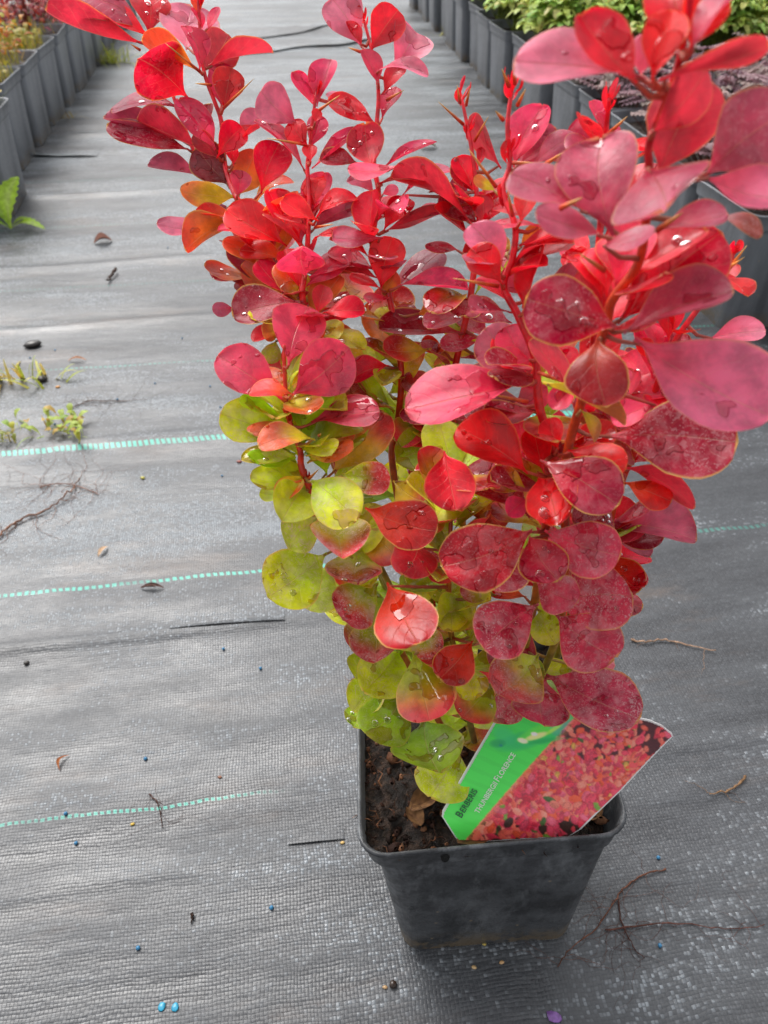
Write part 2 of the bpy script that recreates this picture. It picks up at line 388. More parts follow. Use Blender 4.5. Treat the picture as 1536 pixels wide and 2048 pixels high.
# moulded notch in the rim's band
nb = MB(); nx, nz = -.17 * W, PH * .935
rows = []
for rr, dy in ((.0, 0), (.014 * W, 0), (.017 * W, .001)):
    rows.append([nb.vert((nx + rr * math.cos(a), -.4835 * W - .0014 + dy, nz + rr * 1.5 * math.sin(a)), (.01, .01, .01)) for a in [2 * math.pi * k / 14 for k in range(14)]])
nb.grid(rows, 0, True)
nb.build('drain_notch', M_MATTE, root)
soil = soil_mesh(.468 * W, PH * .905, .0042, 110, 2)
rnd = random.Random(5)
so = soil.build('soil', M_SOIL, root)
# bark crumbs and fibres on the soil
cr = MB()
for i in range(900):
    x = rnd.uniform(-.45, .45) * W; y = rnd.uniform(-.45, .45) * W
    z = PH * .905 + rnd.uniform(-.001, .004)
    sc_ = rnd.uniform(.0008, .0026) * (1.5 if rnd.random() < .12 else 1)
    c = rnd.choice([hexc('3a241a'), hexc('5a3a28'), hexc('1d120d'), hexc('74503a'), hexc('2a1812')])
    if rnd.random() < .55:
        p = Vector((x, y, z)); a = rnd.uniform(0, 6.28); pts = []
        L = rnd.uniform(.003, .010)
        for k in range(5): pts.append(p + Vector((math.cos(a), math.sin(a), rnd.uniform(-.1, .35))) * L * k / 4); a += rnd.uniform(-.5, .5)
        cr.tube(pts, [sc_ * .10, sc_ * .16, sc_ * .16, sc_ * .12, sc_ * .05], c, 5)
    else:
        q = Matrix.Rotation(rnd.uniform(0, 6.28), 3, 'Z') @ Matrix.Rotation(rnd.uniform(-.7, .7), 3, 'X')
        rows = []
        for th in (0.25, 1.0, 1.8, 2.7):
            rows.append([cr.vert(Vector((x, y, z)) + q @ Vector((math.sin(th) * math.cos(f) * sc_ * rnd.uniform(.8, 1.3), math.sin(th) * math.sin(f) * sc_ * rnd.uniform(.5, .9), math.cos(th) * sc_ * .5)), c) for f in [2 * math.pi * k / 6 for k in range(6)]])
        cr.grid(rows, 0, True); cr.face(tuple(rows[0])); cr.face(tuple(reversed(rows[-1])))
# dry curled leaves on the soil
for (x, y, s_, a) in ((-.28, -.30, .011, .5), (-.24, -.36, .008, 2.2), (.40, -.33, .009, 1.2), (.43, -.25, .008, 2.6), (.36, -.38, .007, .2), (-.12, -.43, .012, .1), (.44, -.38, .007, 1.9)):
    rows = []
    for i in range(7):
        t = i / 6; rw = []
        for j in range(5):
            u = -1 + j / 2; wd = math.sin(math.pi * min(.97, .08 + t * .9)) * s_ * .5
            p = Vector((t * s_ * 1.4, u * wd, abs(u) * wd * .9 + math.sin(t * 4 + j) * s_ * .12 + .0025))
            p = Matrix.Rotation(a, 3, 'Z') @ p + Vector((x * W, y * W, PH * .905 + .002))
            rw.append(cr.vert(p, mixc(hexc('7d5b3a'), hexc('4a3022'), rnd.random())))
        rows.append(rw)
    cr.grid(rows)
o = cr.build('bark_mulch', M_MATTE, root); tag(o, kind='stuff')

# ------------------------------------------------------------------ the shrub
STEMS = {   # photo position and distance ahead of the camera in pot widths
 'A': [(395,-30,2.85),(400,60,2.8),(408,143,2.75),(430,205,2.7),(443,245,2.68),(450,330,2.6),(470,390,2.5),(490,420,2.45),(540,520,2.35),(572,600,2.25),(600,700,2.2),(700,1000,2.0),(880,1400,1.78),(935,1510,1.74)],
 'L': [(290,70,3.0),(330,150,2.95),(375,270,2.82),(400,330,2.75),(440,410,2.65),(520,560,2.45),(600,760,2.25),(760,1150,1.98),(915,1490,1.8)],
 'B': [(632,185,2.55),(620,290,2.48),(615,333,2.45),(618,400,2.38),(615,490,2.28),(607,560,2.2),(607,610,2.15),(640,800,2.0),(720,1050,1.9),(900,1400,1.75),(945,1510,1.7)],
 'C': [(568,690,1.9),(570,758,1.86),(576,830,1.8),(600,900,1.75),(610,955,1.7),(690,1120,1.62),(800,1300,1.6),(925,1530,1.62)],
 'D': [(728,40,2.7),(750,130,2.6),(757,190,2.55),(753,255,2.5),(748,330,2.42),(757,390,2.35),(745,500,2.25),(775,580,2.2),(802,735,2.1),(795,850,2.05),(785,930,2.0),(830,1150,1.86),(900,1350,1.78),(955,1500,1.74)],
 'E': [(922,190,2.45),(943,297,2.35),(953,383,2.3),(958,445,2.25),(940,600,2.15),(905,800,2.05),(930,1100,1.88),(960,1500,1.74)],
 'F': [(1026,165,2.0),(1015,250,1.95),(1020,325,1.92),(1006,383,1.88),(1030,450,1.82),(1026,513,1.78),(1008,572,1.74),(1036,631,1.7),(1070,715,1.65),(1078,810,1.6),(1110,930,1.55),(1090,1060,1.52),(1060,1250,1.54),(1000,1515,1.64)],
 'G': [(1219,195,1.9),(1212,268,1.9),(1205,400,1.86),(1190,600,1.78),(1180,900,1.68),(1150,1200,1.62),(1050,1485,1.68)],
 'H': [(1385,-40,1.30),(1372,60,1.30),(1350,150,1.31),(1300,280,1.32),(1298,335,1.32),(1291,450,1.33),(1275,530,1.34),(1225,600,1.36),(1212,650,1.38),(1170,780,1.43),(1130,930,1.48),(1130,1060,1.5),(1120,1250,1.53),(1060,1400,1.58),(1005,1525,1.64)],
 'I': [(1468,505,1.80),(1440,560,1.78),(1340,700,1.72),(1290,850,1.68),(1230,1000,1.65),(1180,1200,1.63),(1060,1490,1.68)],
 'K': [(905,960,1.66),(900,1100,1.56),(900,1250,1.52),(930,1400,1.54),(960,1530,1.62)],
}
def catmull(pts, n=6):
    out = []
    for i in range(len(pts) - 1):
        p0 = pts[max(i - 1, 0)]; p1 = pts[i]; p2 = pts[i + 1]; p3 = pts[min(i + 2, len(pts) - 1)]
        for k in range(n):
            t = k / n
            out.append(.5 * ((2 * p1) + (p2 - p0) * t + (2 * p0 - 5 * p1 + 4 * p2 - p3) * t * t + (3 * p1 - p0 - 3 * p2 + p3) * t ** 3))
    out.append(pts[-1]); return out
S3 = {}; SPX = {}
for k, pts in STEMS.items():
    P3 = catmull([at(*p) for p in pts]); S3[k] = P3
    PP = []
    for p in P3:
        d = p - Vector((0, 0, H)); z = d.dot(fv); PP.append((768 + FPX * d.x / z, 1024 - FPX * d.dot(uv_) / z))
    SPX[k] = PP
def near(stem, px, py):
    i = min(range(len(SPX[stem])), key=lambda j: (SPX[stem][j][0] - px) ** 2 + (SPX[stem][j][1] - py) ** 2); return i

#      base colour, tip colour, residue, wet, edge, underside
CL = {
 'R':  ('d01828', 'd81c30', .05, .45, .15, 0), 'Rb': ('e80c18', 'e60e20', .0, .4, .3, 0), 'P': ('dc3450', 'dc4660', .12, .55, .15, 0),
 'Pl': ('d86070', 'e07c88', .06, .4, .15, 0), 'M': ('a8394c', 'a0505f', .25, .3, .35, 0), 'Ml': ('c8606e', 'c47884', .1, .08, .3, 0),
 'W':  ('a4182c', '921a32', .55, .55, .85, 0), 'Ws': ('b43448', 'b03c50', 1.0, .35, .6, 0), 'Wd': ('6a1418', '780f22', .3, .2, .7, 0),
 'WR': ('c41428', 'bc1a34', .12, .5, .4, 0), 'DR': ('c03808', 'a80814', .15, .45, .8, 0), 'RB': ('b4303a', 'b03a40', .05, .1, .4, 1),
 'O':  ('c08c28', 'c0502c', .05, .1, .7, 1), 'OL': ('a09430', 'a87c38', .15, .1, .7, 1), 'RO': ('d86018', 'd02a20', .1, .35, .5, 0),
 'G':  ('94b814', 'a4bc1c', .5, .3, .5, 0), 'Gb': ('88bc18', '80b418', .1, .1, .2, 0), 'GY': ('98b814', 'a8b61e', .7, .45, .8, 0), 'Gs': ('98b840', 'a0b850', 1.0, .3, .6, 0),
 'DG': ('6c9414', '809c18', .35, .5, .4, 0), 'GR': ('86961a', 'b4302c', .35, .6, .8, 0), 'Gr': ('8a9a1c', 'b04040', 1.0, .35, .7, 0), 'GP': ('8c9a1c', 'cc4440', .3, .6, .7, 0),
 'YR': ('c4b418', 'e06828', .5, .6, .9, 0), 'RD': ('b01424', 'a80c20', .35, .95, .9, 0), 'WO': ('a04018', '8c1818', .2, .25, .9, 0), 'BR': ('8a5a50', '7c3c28', .4, .2, .6, 0), 'OW': ('a08a20', 'a82c28', .4, .4, .7, 0),
}
TILE = {1: (0, 0, 1 / 3), 2: (400, 0, 1 / 3), 3: (800, 0, 736 / 1536), 4: (400, 500, 600 / 1536), 5: (780, 400, 756 / 1536), 6: (500, 1000, 850 / 1536)}
# tile, stem, base x y, tip x y, apparent width, class, nearer offset, lean towards camera (None: automatic)
LV = [
 (1,'L',880,215,450,-20,150,'M',0,.1),(1,'L',850,262,270,55,100,'RB',.03,.1),(1,'L',890,222,890,-60,210,'R',-.02,None),(1,'L',885,215,590,60,100,'R',.04,None),
 (1,'A',1120,300,1150,35,340,'Ml',-.12,None),(1,'L',1130,590,830,350,320,'WR',.05,.1),(1,'A',1200,430,850,235,120,'O',-.03,None),(1,'A',1200,430,1110,155,120,'P',.03,None),
 (1,'A',1215,420,1370,205,220,'RB',-.02,-.2),(1,'A',1250,400,1640,310,80,'RB',.0,None),(1,'A',1215,180,1160,40,50,'P',0,None),(1,'A',1240,180,1310,40,52,'P',0,None),(1,'A',1200,90,1185,-50,70,'RO',0,None),
 (1,'A',1340,660,1390,405,175,'Rb',.03,None),(1,'A',1330,645,1330,378,150,'P',-.04,None),(1,'L',1150,900,640,745,130,'W',.02,None),(1,'L',1130,860,620,700,70,'M',-.03,None),
 (1,'L',1200,900,820,715,120,'RB',.04,None),(1,'L',1100,650,665,660,80,'M',.0,None),(1,'A',1290,900,1070,595,160,'P',.06,None),(1,'A',1300,950,1455,765,150,'R',.08,None),
 (1,'A',1320,960,1165,800,100,'RB',.04,None),(1,'A',1370,1110,1180,880,210,'Wd',-.03,None),(1,'A',1200,880,1260,620,90,'W',-.05,None),(1,'A',1440,850,1590,690,115,'Ml',-.05,None),
 (1,'A',1400,1000,1370,870,70,'R',.03,None),(1,'A',1400,990,1560,765,55,'R',.02,None),(1,'L',1210,1060,885,990,95,'Ml',-.03,None),(1,'A',1420,1190,1080,1140,140,'OL',.0,None),
 (1,'A',1430,1175,1540,900,190,'O',-.06,None),(2,'A',365,1165,480,860,205,'WR',.03,None),(1,'A',1420,1180,1440,1020,115,'P',.03,None),(1,'A',1440,1290,1170,1290,55,'RO',.0,None),
 (1,'A',1240,1350,940,1345,95,'Ml',-.05,None),(1,'A',1450,1340,1110,1500,160,'O',.0,None),(2,'A',520,1480,155,1260,200,'Rb',.07,None),(4,'A',440,250,160,-30,190,'Wd',-.04,None),
 (4,'A',450,60,200,0,90,'RO',.04,None),(1,'A',1280,1300,1360,1240,80,'M',-.1,None),
 (2,'B',595,755,365,545,205,'Pl',.02,None),(2,'B',690,640,560,430,82,'P',0,None),(2,'B',700,640,785,355,135,'P',0,None),(2,'B',650,880,545,730,130,'R',.04,None),(2,'B',690,740,705,650,60,'R',.05,None),
 (2,'B',660,890,720,690,115,'P',-.04,None),(2,'B',665,975,665,870,84,'R',.05,None),(2,'B',640,1035,330,720,60,'P',-.02,None),(2,'B',670,1010,960,770,50,'P',.0,None),
 (2,'D',1050,750,765,600,115,'R',-.02,None),(2,'B',950,625,755,565,50,'Pl',-.05,None),(2,'D',945,985,715,955,95,'W',-.03,None),(2,'B',675,1295,740,1040,140,'R',-.02,None),
 (2,'B',710,1330,490,1195,115,'Rb',.08,None),(2,'B',600,1480,415,1145,160,'R',.0,None),(2,'B',610,1480,600,1170,140,'P',-.04,None),(2,'B',700,1310,948,1195,95,'R',.04,None),
 (2,'B',680,1370,940,1230,150,'M',-.05,None),(2,'D',1100,1430,790,1420,100,'M',.06,None),(2,'D',970,285,790,-10,215,'Pl',-.02,None),(2,'D',1020,310,1190,60,195,'R',.04,None),
 (2,'D',975,275,885,125,62,'R',.03,None),(2,'D',1150,450,1300,195,235,'Pl',-.02,-.1),(2,'D',1075,505,980,295,95,'P',.04,None),(2,'D',1060,425,1372,450,65,'Pl',.06,None),(2,'D',1100,560,1220,395,90,'R',.0,None),
 (2,'D',1090,720,1180,520,95,'P',-.03,None),(2,'D',1040,1010,990,742,212,'WR',.05,None),(2,'D',1110,1000,1420,850,45,'P',.0,None),(2,'D',1200,995,885,1010,78,'P',.08,None),
 (2,'D',1070,1110,1445,1080,62,'W',.06,None),(3,'E',10,820,220,715,45,'Pl',-.05,None),(3,'E',300,935,-40,735,80,'RB',.04,None),(3,'E',60,890,200,880,45,'P',-.05,None),(2,'D',1050,1170,885,1072,90,'Ml',-.04,None),
 (2,'D',1015,1460,1030,1140,145,'WR',.03,None),(2,'D',1100,1390,1265,1195,130,'R',.0,None),(2,'D',1110,1390,1485,1265,85,'RB',.0,None),(2,'D',1090,1170,1190,1130,60,'Ml',-.05,None),
 (4,'D',925,210,985,-65,165,'R',.02,-.1),(4,'B',640,350,790,140,250,'OW',-.08,None),(4,'B',600,330,640,182,95,'R',.05,None),(4,'B',630,320,845,310,95,'R',.06,None),
 (4,'B',545,140,530,-20,220,'P',.10,1.0),(4,'B',530,265,165,335,175,'W',.05,.1),(4,'B',180,300,62,302,68,'M',-.06,None),(4,'B',530,240,430,205,60,'M',-.03,None),
 (4,'B',600,110,770,0,85,'P',-.01,None),(4,'B',520,120,690,85,62,'W',-.02,None),(4,'A',450,265,210,75,155,'O',.0,None),(4,'C',455,590,555,290,255,'P',.02,-.2),
 (4,'C',465,745,765,500,265,'P',.06,.1),(4,'C',420,765,90,540,215,'P',.04,0),(4,'C',480,745,250,740,85,'RO',.10,None),(4,'C',430,760,345,665,70,'RO',.09,None),
 (4,'D',970,590,768,665,110,'WR',.02,None),(4,'D',920,485,970,228,245,'O',-.02,-.1),(4,'D',870,600,665,410,170,'OW',-.03,None),(4,'D',880,610,845,480,130,'G',-.05,None),
 (4,'E',1350,430,908,400,125,'W',.02,.2),(4,'E',1460,450,1228,490,92,'Ws',.04,None),(5,'E',495,500,312,422,95,'Ws',.03,None),(5,'E',400,565,248,430,100,'Ws',-.02,None),
 (4,'D',930,200,770,120,50,'R',.05,None),(4,'D',930,225,1003,110,90,'O',.03,None),(4,'D',1010,180,1375,205,90,'P',.05,None),(4,'D',1110,330,1292,250,120,'O',.03,None),
 (4,'D',980,210,1240,0,120,'M',-.03,None),(4,'D',1185,505,935,500,125,'OW',.06,.3),(4,'E',1260,525,1142,450,75,'RO',.0,None),(4,'E',1440,540,1195,592,55,'OL',.0,None),
 (5,'F',560,745,60,850,185,'P',.06,.2),(4,'C',445,960,103,835,205,'GY',.0,.1),(4,'C',480,950,355,815,140,'G',-.04,None),(4,'C',590,970,298,1005,118,'YR',.10,.4),
 (4,'B',555,855,835,695,175,'OW',.03,None),(4,'C',570,885,920,820,145,'P',.0,.2),(4,'C',680,1145,945,830,245,'OW',-.08,None),(4,'D',1000,905,850,715,185,'DG',-.03,None),
 (4,'D',1100,870,1025,1008,150,'GP',.03,None),(4,'E',1240,940,1000,1080,230,'DG',-.02,None),(4,'C',650,1155,610,975,140,'Gb',-.06,None),(4,'C',530,1170,325,1050,115,'G',-.03,None),
 (4,'C',540,1180,256,1160,115,'GY',.0,None),(4,'C',420,1270,305,1240,70,'G',-.08,None),(4,'C',540,1220,420,1390,215,'G',.02,None),(4,'C',570,1180,800,1385,235,'GY',.12,.2),
 (4,'C',720,1150,975,1190,155,'Gr',.06,None),(4,'K',845,1320,1215,1440,235,'DR',.06,.3),(4,'K',990,1180,1165,1290,195,'OW',-.08,None),(6,'C',335,62,335,212,182,'Gr',.06,None),
 (6,'C',245,60,140,178,130,'Gs',.0,None),(5,'K',220,1020,270,1262,180,'WR',.03,None),(5,'F',570,1290,290,1110,180,'W',.0,None),(5,'F',560,1180,400,1110,110,'OW',.02,None),
 (5,'F',562,1112,272,925,185,'Rb',.10,0),(5,'F',625,1110,585,925,115,'Rb',.06,None),(5,'F',685,1015,650,885,95,'Rb',.08,None),(5,'F',720,1020,960,1090,130,'Rb',.12,.4),
 (5,'F',610,1055,930,1240,200,'W',.14,.3),(5,'F',600,1130,680,1322,190,'Rb',.10,None),(5,'F',560,1210,478,1280,85,'P',.04,None),(5,'F',905,1230,760,1335,170,'W',-.02,None),
 (5,'H',945,1150,1145,1225,100,'RO',.0,None),(5,'H',950,1090,1240,1250,85,'RB',-.02,None),(5,'I',870,1320,1248,1380,155,'M',.0,None),(6,'I',1310,115,1445,208,55,'M',-.05,None),
 (5,'H',870,960,1415,985,290,'W',.03,.2),(5,'H',990,570,1560,880,310,'Ml',.05,.2),(5,'I',1295,565,1527,530,95,'Pl',-.05,None),(5,'I',1000,865,1020,698,155,'Ws',.0,None),
 (5,'G',870,890,990,690,125,'P',.03,None),(5,'H',850,560,880,842,220,'WO',.02,None),(5,'H',935,520,550,400,255,'W',.06,.1),(5,'H',890,510,770,285,165,'RB',.0,None),
 (5,'H',925,500,1350,130,300,'WR',.0,-.1),(5,'H',950,540,1398,365,160,'M',.05,.2),(5,'G',870,285,698,225,95,'R',.0,None),(5,'F',450,300,330,98,135,'Pl',.03,None),
 (5,'F',458,345,325,200,125,'Rb',.06,None),(5,'F',550,445,618,168,82,'R',.03,None),(5,'F',570,385,462,280,95,'P',-.06,None),(5,'F',575,730,385,520,180,'M',-.03,None),
 (5,'F',560,710,470,515,140,'P',.0,None),(5,'F',575,650,430,640,75,'P',.03,None),
 (3,'H',840,985,565,885,115,'M',.06,.3),(3,'H',840,1030,1065,965,80,'M',.08,.3),(3,'H',890,985,840,575,310,'M',.02,-.2),(3,'H',770,890,462,720,150,'M',-.02,None),
 (3,'H',1040,715,1110,875,370,'M',.08,1.3),(3,'H',1270,740,1650,450,300,'M',.02,0),(3,'H',1270,740,1640,830,160,'Ml',.05,.2),(3,'H',1075,750,1290,330,270,'RB',-.04,-.1),
 (3,'H',1045,560,1280,280,170,'RB',.03,None),(3,'H',1025,330,475,250,165,'Ml',.02,.1),(3,'H',985,350,755,60,175,'R',.04,None),(3,'H',1050,345,1130,40,165,'Rb',.06,None),
 (3,'H',1190,215,1120,-60,210,'Rb',.0,None),(3,'H',1205,215,1310,-70,170,'Rb',.03,None),(3,'H',1210,225,1420,-25,70,'M',.05,None),(3,'H',1080,340,1545,185,75,'RB',.05,.1),
 (3,'H',1000,325,1020,140,95,'Ml',-.03,None),(3,'H',1080,955,1370,890,95,'M',.0,None),(3,'H',1330,905,1510,985,65,'BR',-.03,None),
 (3,'F',475,700,595,438,145,'P',.0,None),(3,'F',480,700,655,540,115,'M',-.03,None),(3,'G',560,690,745,570,110,'M',-.02,None),(3,'G',840,605,692,560,135,'P',.0,None),
 (3,'G',860,560,803,418,52,'P',0,None),(3,'G',850,575,922,540,45,'M',-.02,None),(3,'E',310,810,235,655,90,'R',0,None),(3,'E',325,700,335,615,32,'R',0,None),
 (3,'E',420,705,288,488,75,'RB',-.02,None),(3,'E',330,935,172,810,100,'W',0,None),(3,'E',345,945,345,812,85,'R',.03,None),(3,'E',290,820,215,750,60,'M',-.03,None),
 (3,'F',400,800,308,742,42,'OL',-.03,None),(3,'F',500,935,560,772,88,'Rb',.05,None),(3,'F',500,1035,605,955,60,'O',-.03,None),(3,'F',590,950,375,940,36,'P',.0,None),
 (3,'E',245,1045,105,1022,48,'W',.0,None),(3,'F',450,1069,395,985,85,'OL',-.04,None),
 (5,'I',1065,745,955,630,125,'P',-.02,None),(5,'I',1060,655,1025,562,62,'Rb',.0,None),(5,'I',1100,810,1155,760,60,'R',.0,None),
 (6,'C',278,192,62,350,205,'GY',.06,.2),(6,'C',300,225,215,400,150,'Gs',-.02,None),(6,'C',400,150,390,306,178,'Gr',.03,None),(6,'C',430,95,545,215,135,'OW',-.03,None),
 (6,'K',600,165,555,272,148,'WR',-.02,None),(6,'K',600,300,685,200,125,'Gr',-.06,None),(6,'C',465,300,335,435,165,'Gr',.04,None),(6,'K',495,298,610,520,205,'DR',.12,.45),
 (6,'C',450,425,450,590,158,'Gr',.02,None),(6,'C',540,545,410,692,170,'GY',.03,None),(6,'C',575,680,420,848,180,'DG',.06,None),(6,'K',590,545,650,800,195,'GP',.10,.3),
 (6,'K',805,508,685,645,135,'DR',.10,.2),(6,'K',805,350,690,455,130,'G',-.02,None),(6,'K',795,500,778,418,66,'GY',.03,None),(6,'K',630,775,685,985,220,'DG',.05,.4),
 (6,'K',745,895,650,1072,175,'GY',.0,.3),(6,'K',885,660,765,790,145,'GP',.04,None),(6,'F',1045,375,845,540,195,'Ws',.10,.2),(6,'F',1040,560,890,702,185,'Gr',.08,None),
 (6,'F',985,700,895,800,105,'Ws',.04,None),(6,'F',1070,640,1060,815,178,'Ws',.08,.3),(6,'H',1070,630,1410,790,195,'Ws',.10,.3),(6,'H',1100,380,1385,350,230,'Ws',.04,.1),
 (6,'H',1100,410,1320,570,200,'Ws',.08,.2),(6,'I',1280,190,1408,330,130,'DR',.0,None),(6,'H',1065,110,1340,200,190,'Ws',.08,.2),(6,'H',1010,130,1115,290,155,'W',.05,None),
 (6,'H',1030,290,1185,370,135,'Ws',.08,None),(6,'F',1020,108,690,240,225,'RD',.14,.2),(6,'F',1005,180,850,310,160,'W',.03,None),(6,'K',890,345,760,310,85,'Gr',.02,None),
 (6,'F',1000,350,860,330,60,'RO',.0,None),(6,'F',1050,395,1105,522,105,'G',.0,None),(6,'F',1185,600,1058,612,72,'G',.0,None),(6,'H',1120,645,1315,580,100,'Ws',.0,None),
 (6,'K',775,650,725,705,80,'RO',.0,None),(6,'K',600,460,690,560,110,'Gr',.0,None),(6,'K',800,640,760,740,90,'G',-.05,None),
 (6,'C',475,540,383,645,135,'G',.0,None),(6,'C',455,640,372,765,125,'GY',.01,None),(6,'C',440,425,368,540,115,'Gr',-.02,None),(6,'C',420,720,372,820,110,'DG',-.03,None),
 (4,'D',905,590,960,470,100,'G',-.05,None),(4,'B',420,390,320,420,90,'OL',-.05,None),(4,'B',390,460,345,580,90,'Gs',-.06,None),(4,'C',500,1010,560,840,130,'OW',-.1,None),
 (4,'D',1130,700,1010,690,60,'G',-.03,None),(4,'D',960,740,1110,610,110,'GP',-.06,None),(5,'E',480,880,300,860,90,'Ws',-.02,None),(5,'E',560,960,190,950,95,'Ws',-.03,None),
 (5,'F',500,830,640,760,120,'P',-.04,None),(5,'H',740,720,660,850,90,'P',-.02,None),(5,'H',700,1000,920,930,110,'Rb',-.03,None),(5,'H',620,740,960,910,50,'OL',.02,None),(5,'H',770,850,830,985,50,'OL',.04,None),
 (5,'H',1090,830,900,900,100,'P',-.04,None),(5,'F',640,600,740,700,130,'R',-.02,None),
]
f_t = [0, .06, .12, .2, .3, .42, .55, .67, .77, .86, .93, .975, 1.0]
f_w = [.045, .055, .13, .33, .58, .82, .97, 1.0, .95, .82, .62, .40, .06]
def outline(t):
    for a, b, wa, wb in zip(f_t[:-1], f_t[1:], f_w[:-1], f_w[1:]):
        if t <= b: return wa + (wb - wa) * (t - a) / (b - a)
    return 0
SV = [-1, -.93, -.8, -.55, -.28, 0, .28, .55, .8, .93, 1]
TV = [0, .05, .1, .16, .23, .31, .4, .5, .6, .69, .77, .84, .9, .945, .975, .992, 1.0]
def boost(c):
    k = 1.95 if c[1] > c[0] * .55 else 1.58
    return (min(.92, c[0] * k), min(.85, c[1] * k * (1 if k > 1.7 else .62)), min(.8, c[2] * k * (.5 if k > 1.7 else .85)))
def leaf_mb(b, A, S, N, L, wd, cls, seed, bend=None, cup=None, drops=None):
    """b base point, A along, S across, N upper normal (unit vectors), L length, wd full width"""
    rn = random.Random(seed); mb = MB()
    cb, ct, sp, wt, ed, und = CL[cls]; cb, ct = boost(hexc(cb)), boost(hexc(ct))
    v = rn.uniform(.85, 1.15); hue = rn.uniform(-.04, .04)
    cb = tuple(x * v for x in cb); ct = tuple(x * v for x in ct)
    ct = (ct[0], max(0, ct[1] + hue * .5 * ct[0]), ct[2])
    bend = rn.choice([rn.uniform(.0, .10), rn.uniform(.08, .20), rn.uniform(-.08, .05)]) if bend is None else bend
    cup = rn.choice([rn.uniform(.05, .3), rn.uniform(.25, .5), rn.uniform(-.2, .1)]) if cup is None else cup
    ph = rn.uniform(0, 6); wv = rn.uniform(.015, .07) * wd; tw = rn.uniform(-.4, .4); sk = rn.uniform(-.07, .07)
    sh = rn.uniform(.93, 1.07); asym = rn.uniform(-.06, .06); ga, gb = (rn.uniform(.25, .5), rn.uniform(.7, 1.05)) if cls[0] in 'GDO' else (rn.uniform(.1, .35), rn.uniform(.6, .95))
    def P(t, s):
        q = outline(t ** sh) * wd * .5 * (1 + asym * s + .07 * noise.noise(Vector((seed * .37, t * 5, 2 * (s > 0)))))
        a = tw * (t - .5); ss = s * q
        S2 = S * math.cos(a) + N * math.sin(a)
        off = N * (bend * L * 4 * t * (1 - t) + cup * q * s * s + wv * math.sin(ph + 5 * t + 3.1 * s) * abs(s)) 
        off -= N * (.10 * q * math.exp(-(s * 5) ** 2))
        return b + A * (L * t) + S * (sk * L * math.sin(math.pi * t)) + S2 * ss + off
    sp *= rn.uniform(.6, 1.2); wt *= rn.uniform(.7, 1.1)
    rows = []
    for t in TV:
        rw = []
        for s in SV:
            k = sstep(ga, gb, t + .12 * abs(s) + .10 * noise.noise(Vector((seed * 1.7, t * 3, s * 2))))
            c = mixc(cb, ct, k)
            e = 1.0 if (abs(s) == 1 or t >= .992) else 0
            rw.append(mb.vert(P(t, s), c, (sp, wt, e * ed), (s, t)))
        rows.append(rw)
    mb.grid(rows)
    nd = drops if drops is not None else (rn.choice([0, 0, 0, 2, 4]) if wt > .3 and L > .018 else 0)
    for _ in range(nd):
        t, s = rn.uniform(.35, .92), rn.uniform(-.75, .75); p = P(t, s); r = rn.choice([.0006, .0008, .0011, .0015]) * rn.uniform(.8, 1.2)
        pa = (P(t + .01, s) - p).normalized(); pb = (P(t, s + .05) - p); pb = (pb - pa * pb.dot(pa)).normalized(); pn = pa.cross(pb)
        if pn.dot(N) < 0: pn = -pn
        ex = rn.uniform(.9, 1.2); rws = []
        for th in (R(82), R(62), R(40), R(18)):
            rws.append([mb.vert(p + (pa * math.cos(f) * ex + pb * math.sin(f)) * r * math.sin(th) + pn * (r * .62 * (math.cos(th) - math.cos(R(95)))), ct, (0, 0, 0)) for f in [2 * math.pi * k / 10 for k in range(10)]])
        mb.grid(rws, 1, True); mb.face(tuple(rws[-1]), 1); mb.face(tuple(reversed(rws[0])), 1)
    return mb
def place_leaf(stem, bx, by, tx, ty, wpx, cls, near_, lean, seed):
    i = near(stem, bx, by); sp = S3[stem][i]; F = sp.y / W - near_
    b = at(bx, by, F); d = ray(bx, by); z = (b - Vector((0, 0, H))).dot(fv)
    k = z / FPX
    V = -d.normalized()                                   # towards the camera
    Lp = math.hypot(tx - bx, ty - by); La = Lp * k; wa = wpx * k * 1.12
    dt = ray(tx, ty); 
    # tip on the plane through b facing the camera, then leaned
    tip0 = Vector((0, 0, H)) + dt * ((b - Vector((0, 0, H))).dot(V) / dt.dot(V))
    if lean is None: lean = .35 * (ty - by) / max(Lp, 1)
    if wa > .74 * La: lean = (1 if lean > -.05 else -1) * max(abs(lean), min(1.6, math.sqrt(max(0, (wa / .74 / La) ** 2 - 1))))
    # keep the tip on its ray while moving it nearer
    tip = tip0; off = lean * La
    dn = dt.normalized(); tip = tip0 - dn * off
    A = tip - b; L = A.length; A.normalize()
    S = A.cross(V)
    if S.length < .05: S = Vector((1, 0, 0)) - A * A.x
    S.normalize(); N = S.cross(A).normalized()
    if N.dot(V) < 0: N = -N; S = -S
    true_w = max(wa, min(.66 * L, wa * 3.2)); cosf = min(1, wa / true_w); phi = math.acos(cosf)
    best = None
    for sg in (1, -1):
        n2 = N * math.cos(phi * sg) + S * math.sin(phi * sg); s2 = S * math.cos(phi * sg) - N * math.sin(phi * sg)
        sc2 = n2.z * (-1 if CL[cls][5] else 1)
        if best is None or sc2 > best[0]: best = (sc2, n2, s2)
    n2, s2 = best[1], best[2]
    up = -n2 if CL[cls][5] else n2
    mb = leaf_mb(b, A, s2, up, L, true_w, cls, seed)
    # stalk back to the stem
    gap = (sp - b).length
    if .002 < gap < .05:
        mb.tube([sp, sp.lerp(b, .5) - Vector((0, 0, .001)), b + A * L * .06], [.0007, .0006, .0004], mixc(hexc(CL[cls][0]), hexc('c8502a'), .4), 5)
    return mb, wa * La / (z * z)
stems = {}
SC = {'top': hexc('d81428'), 'mid': hexc('c03018'), 'low': hexc('8a7a28'), 'wood': hexc('5a4a30')}
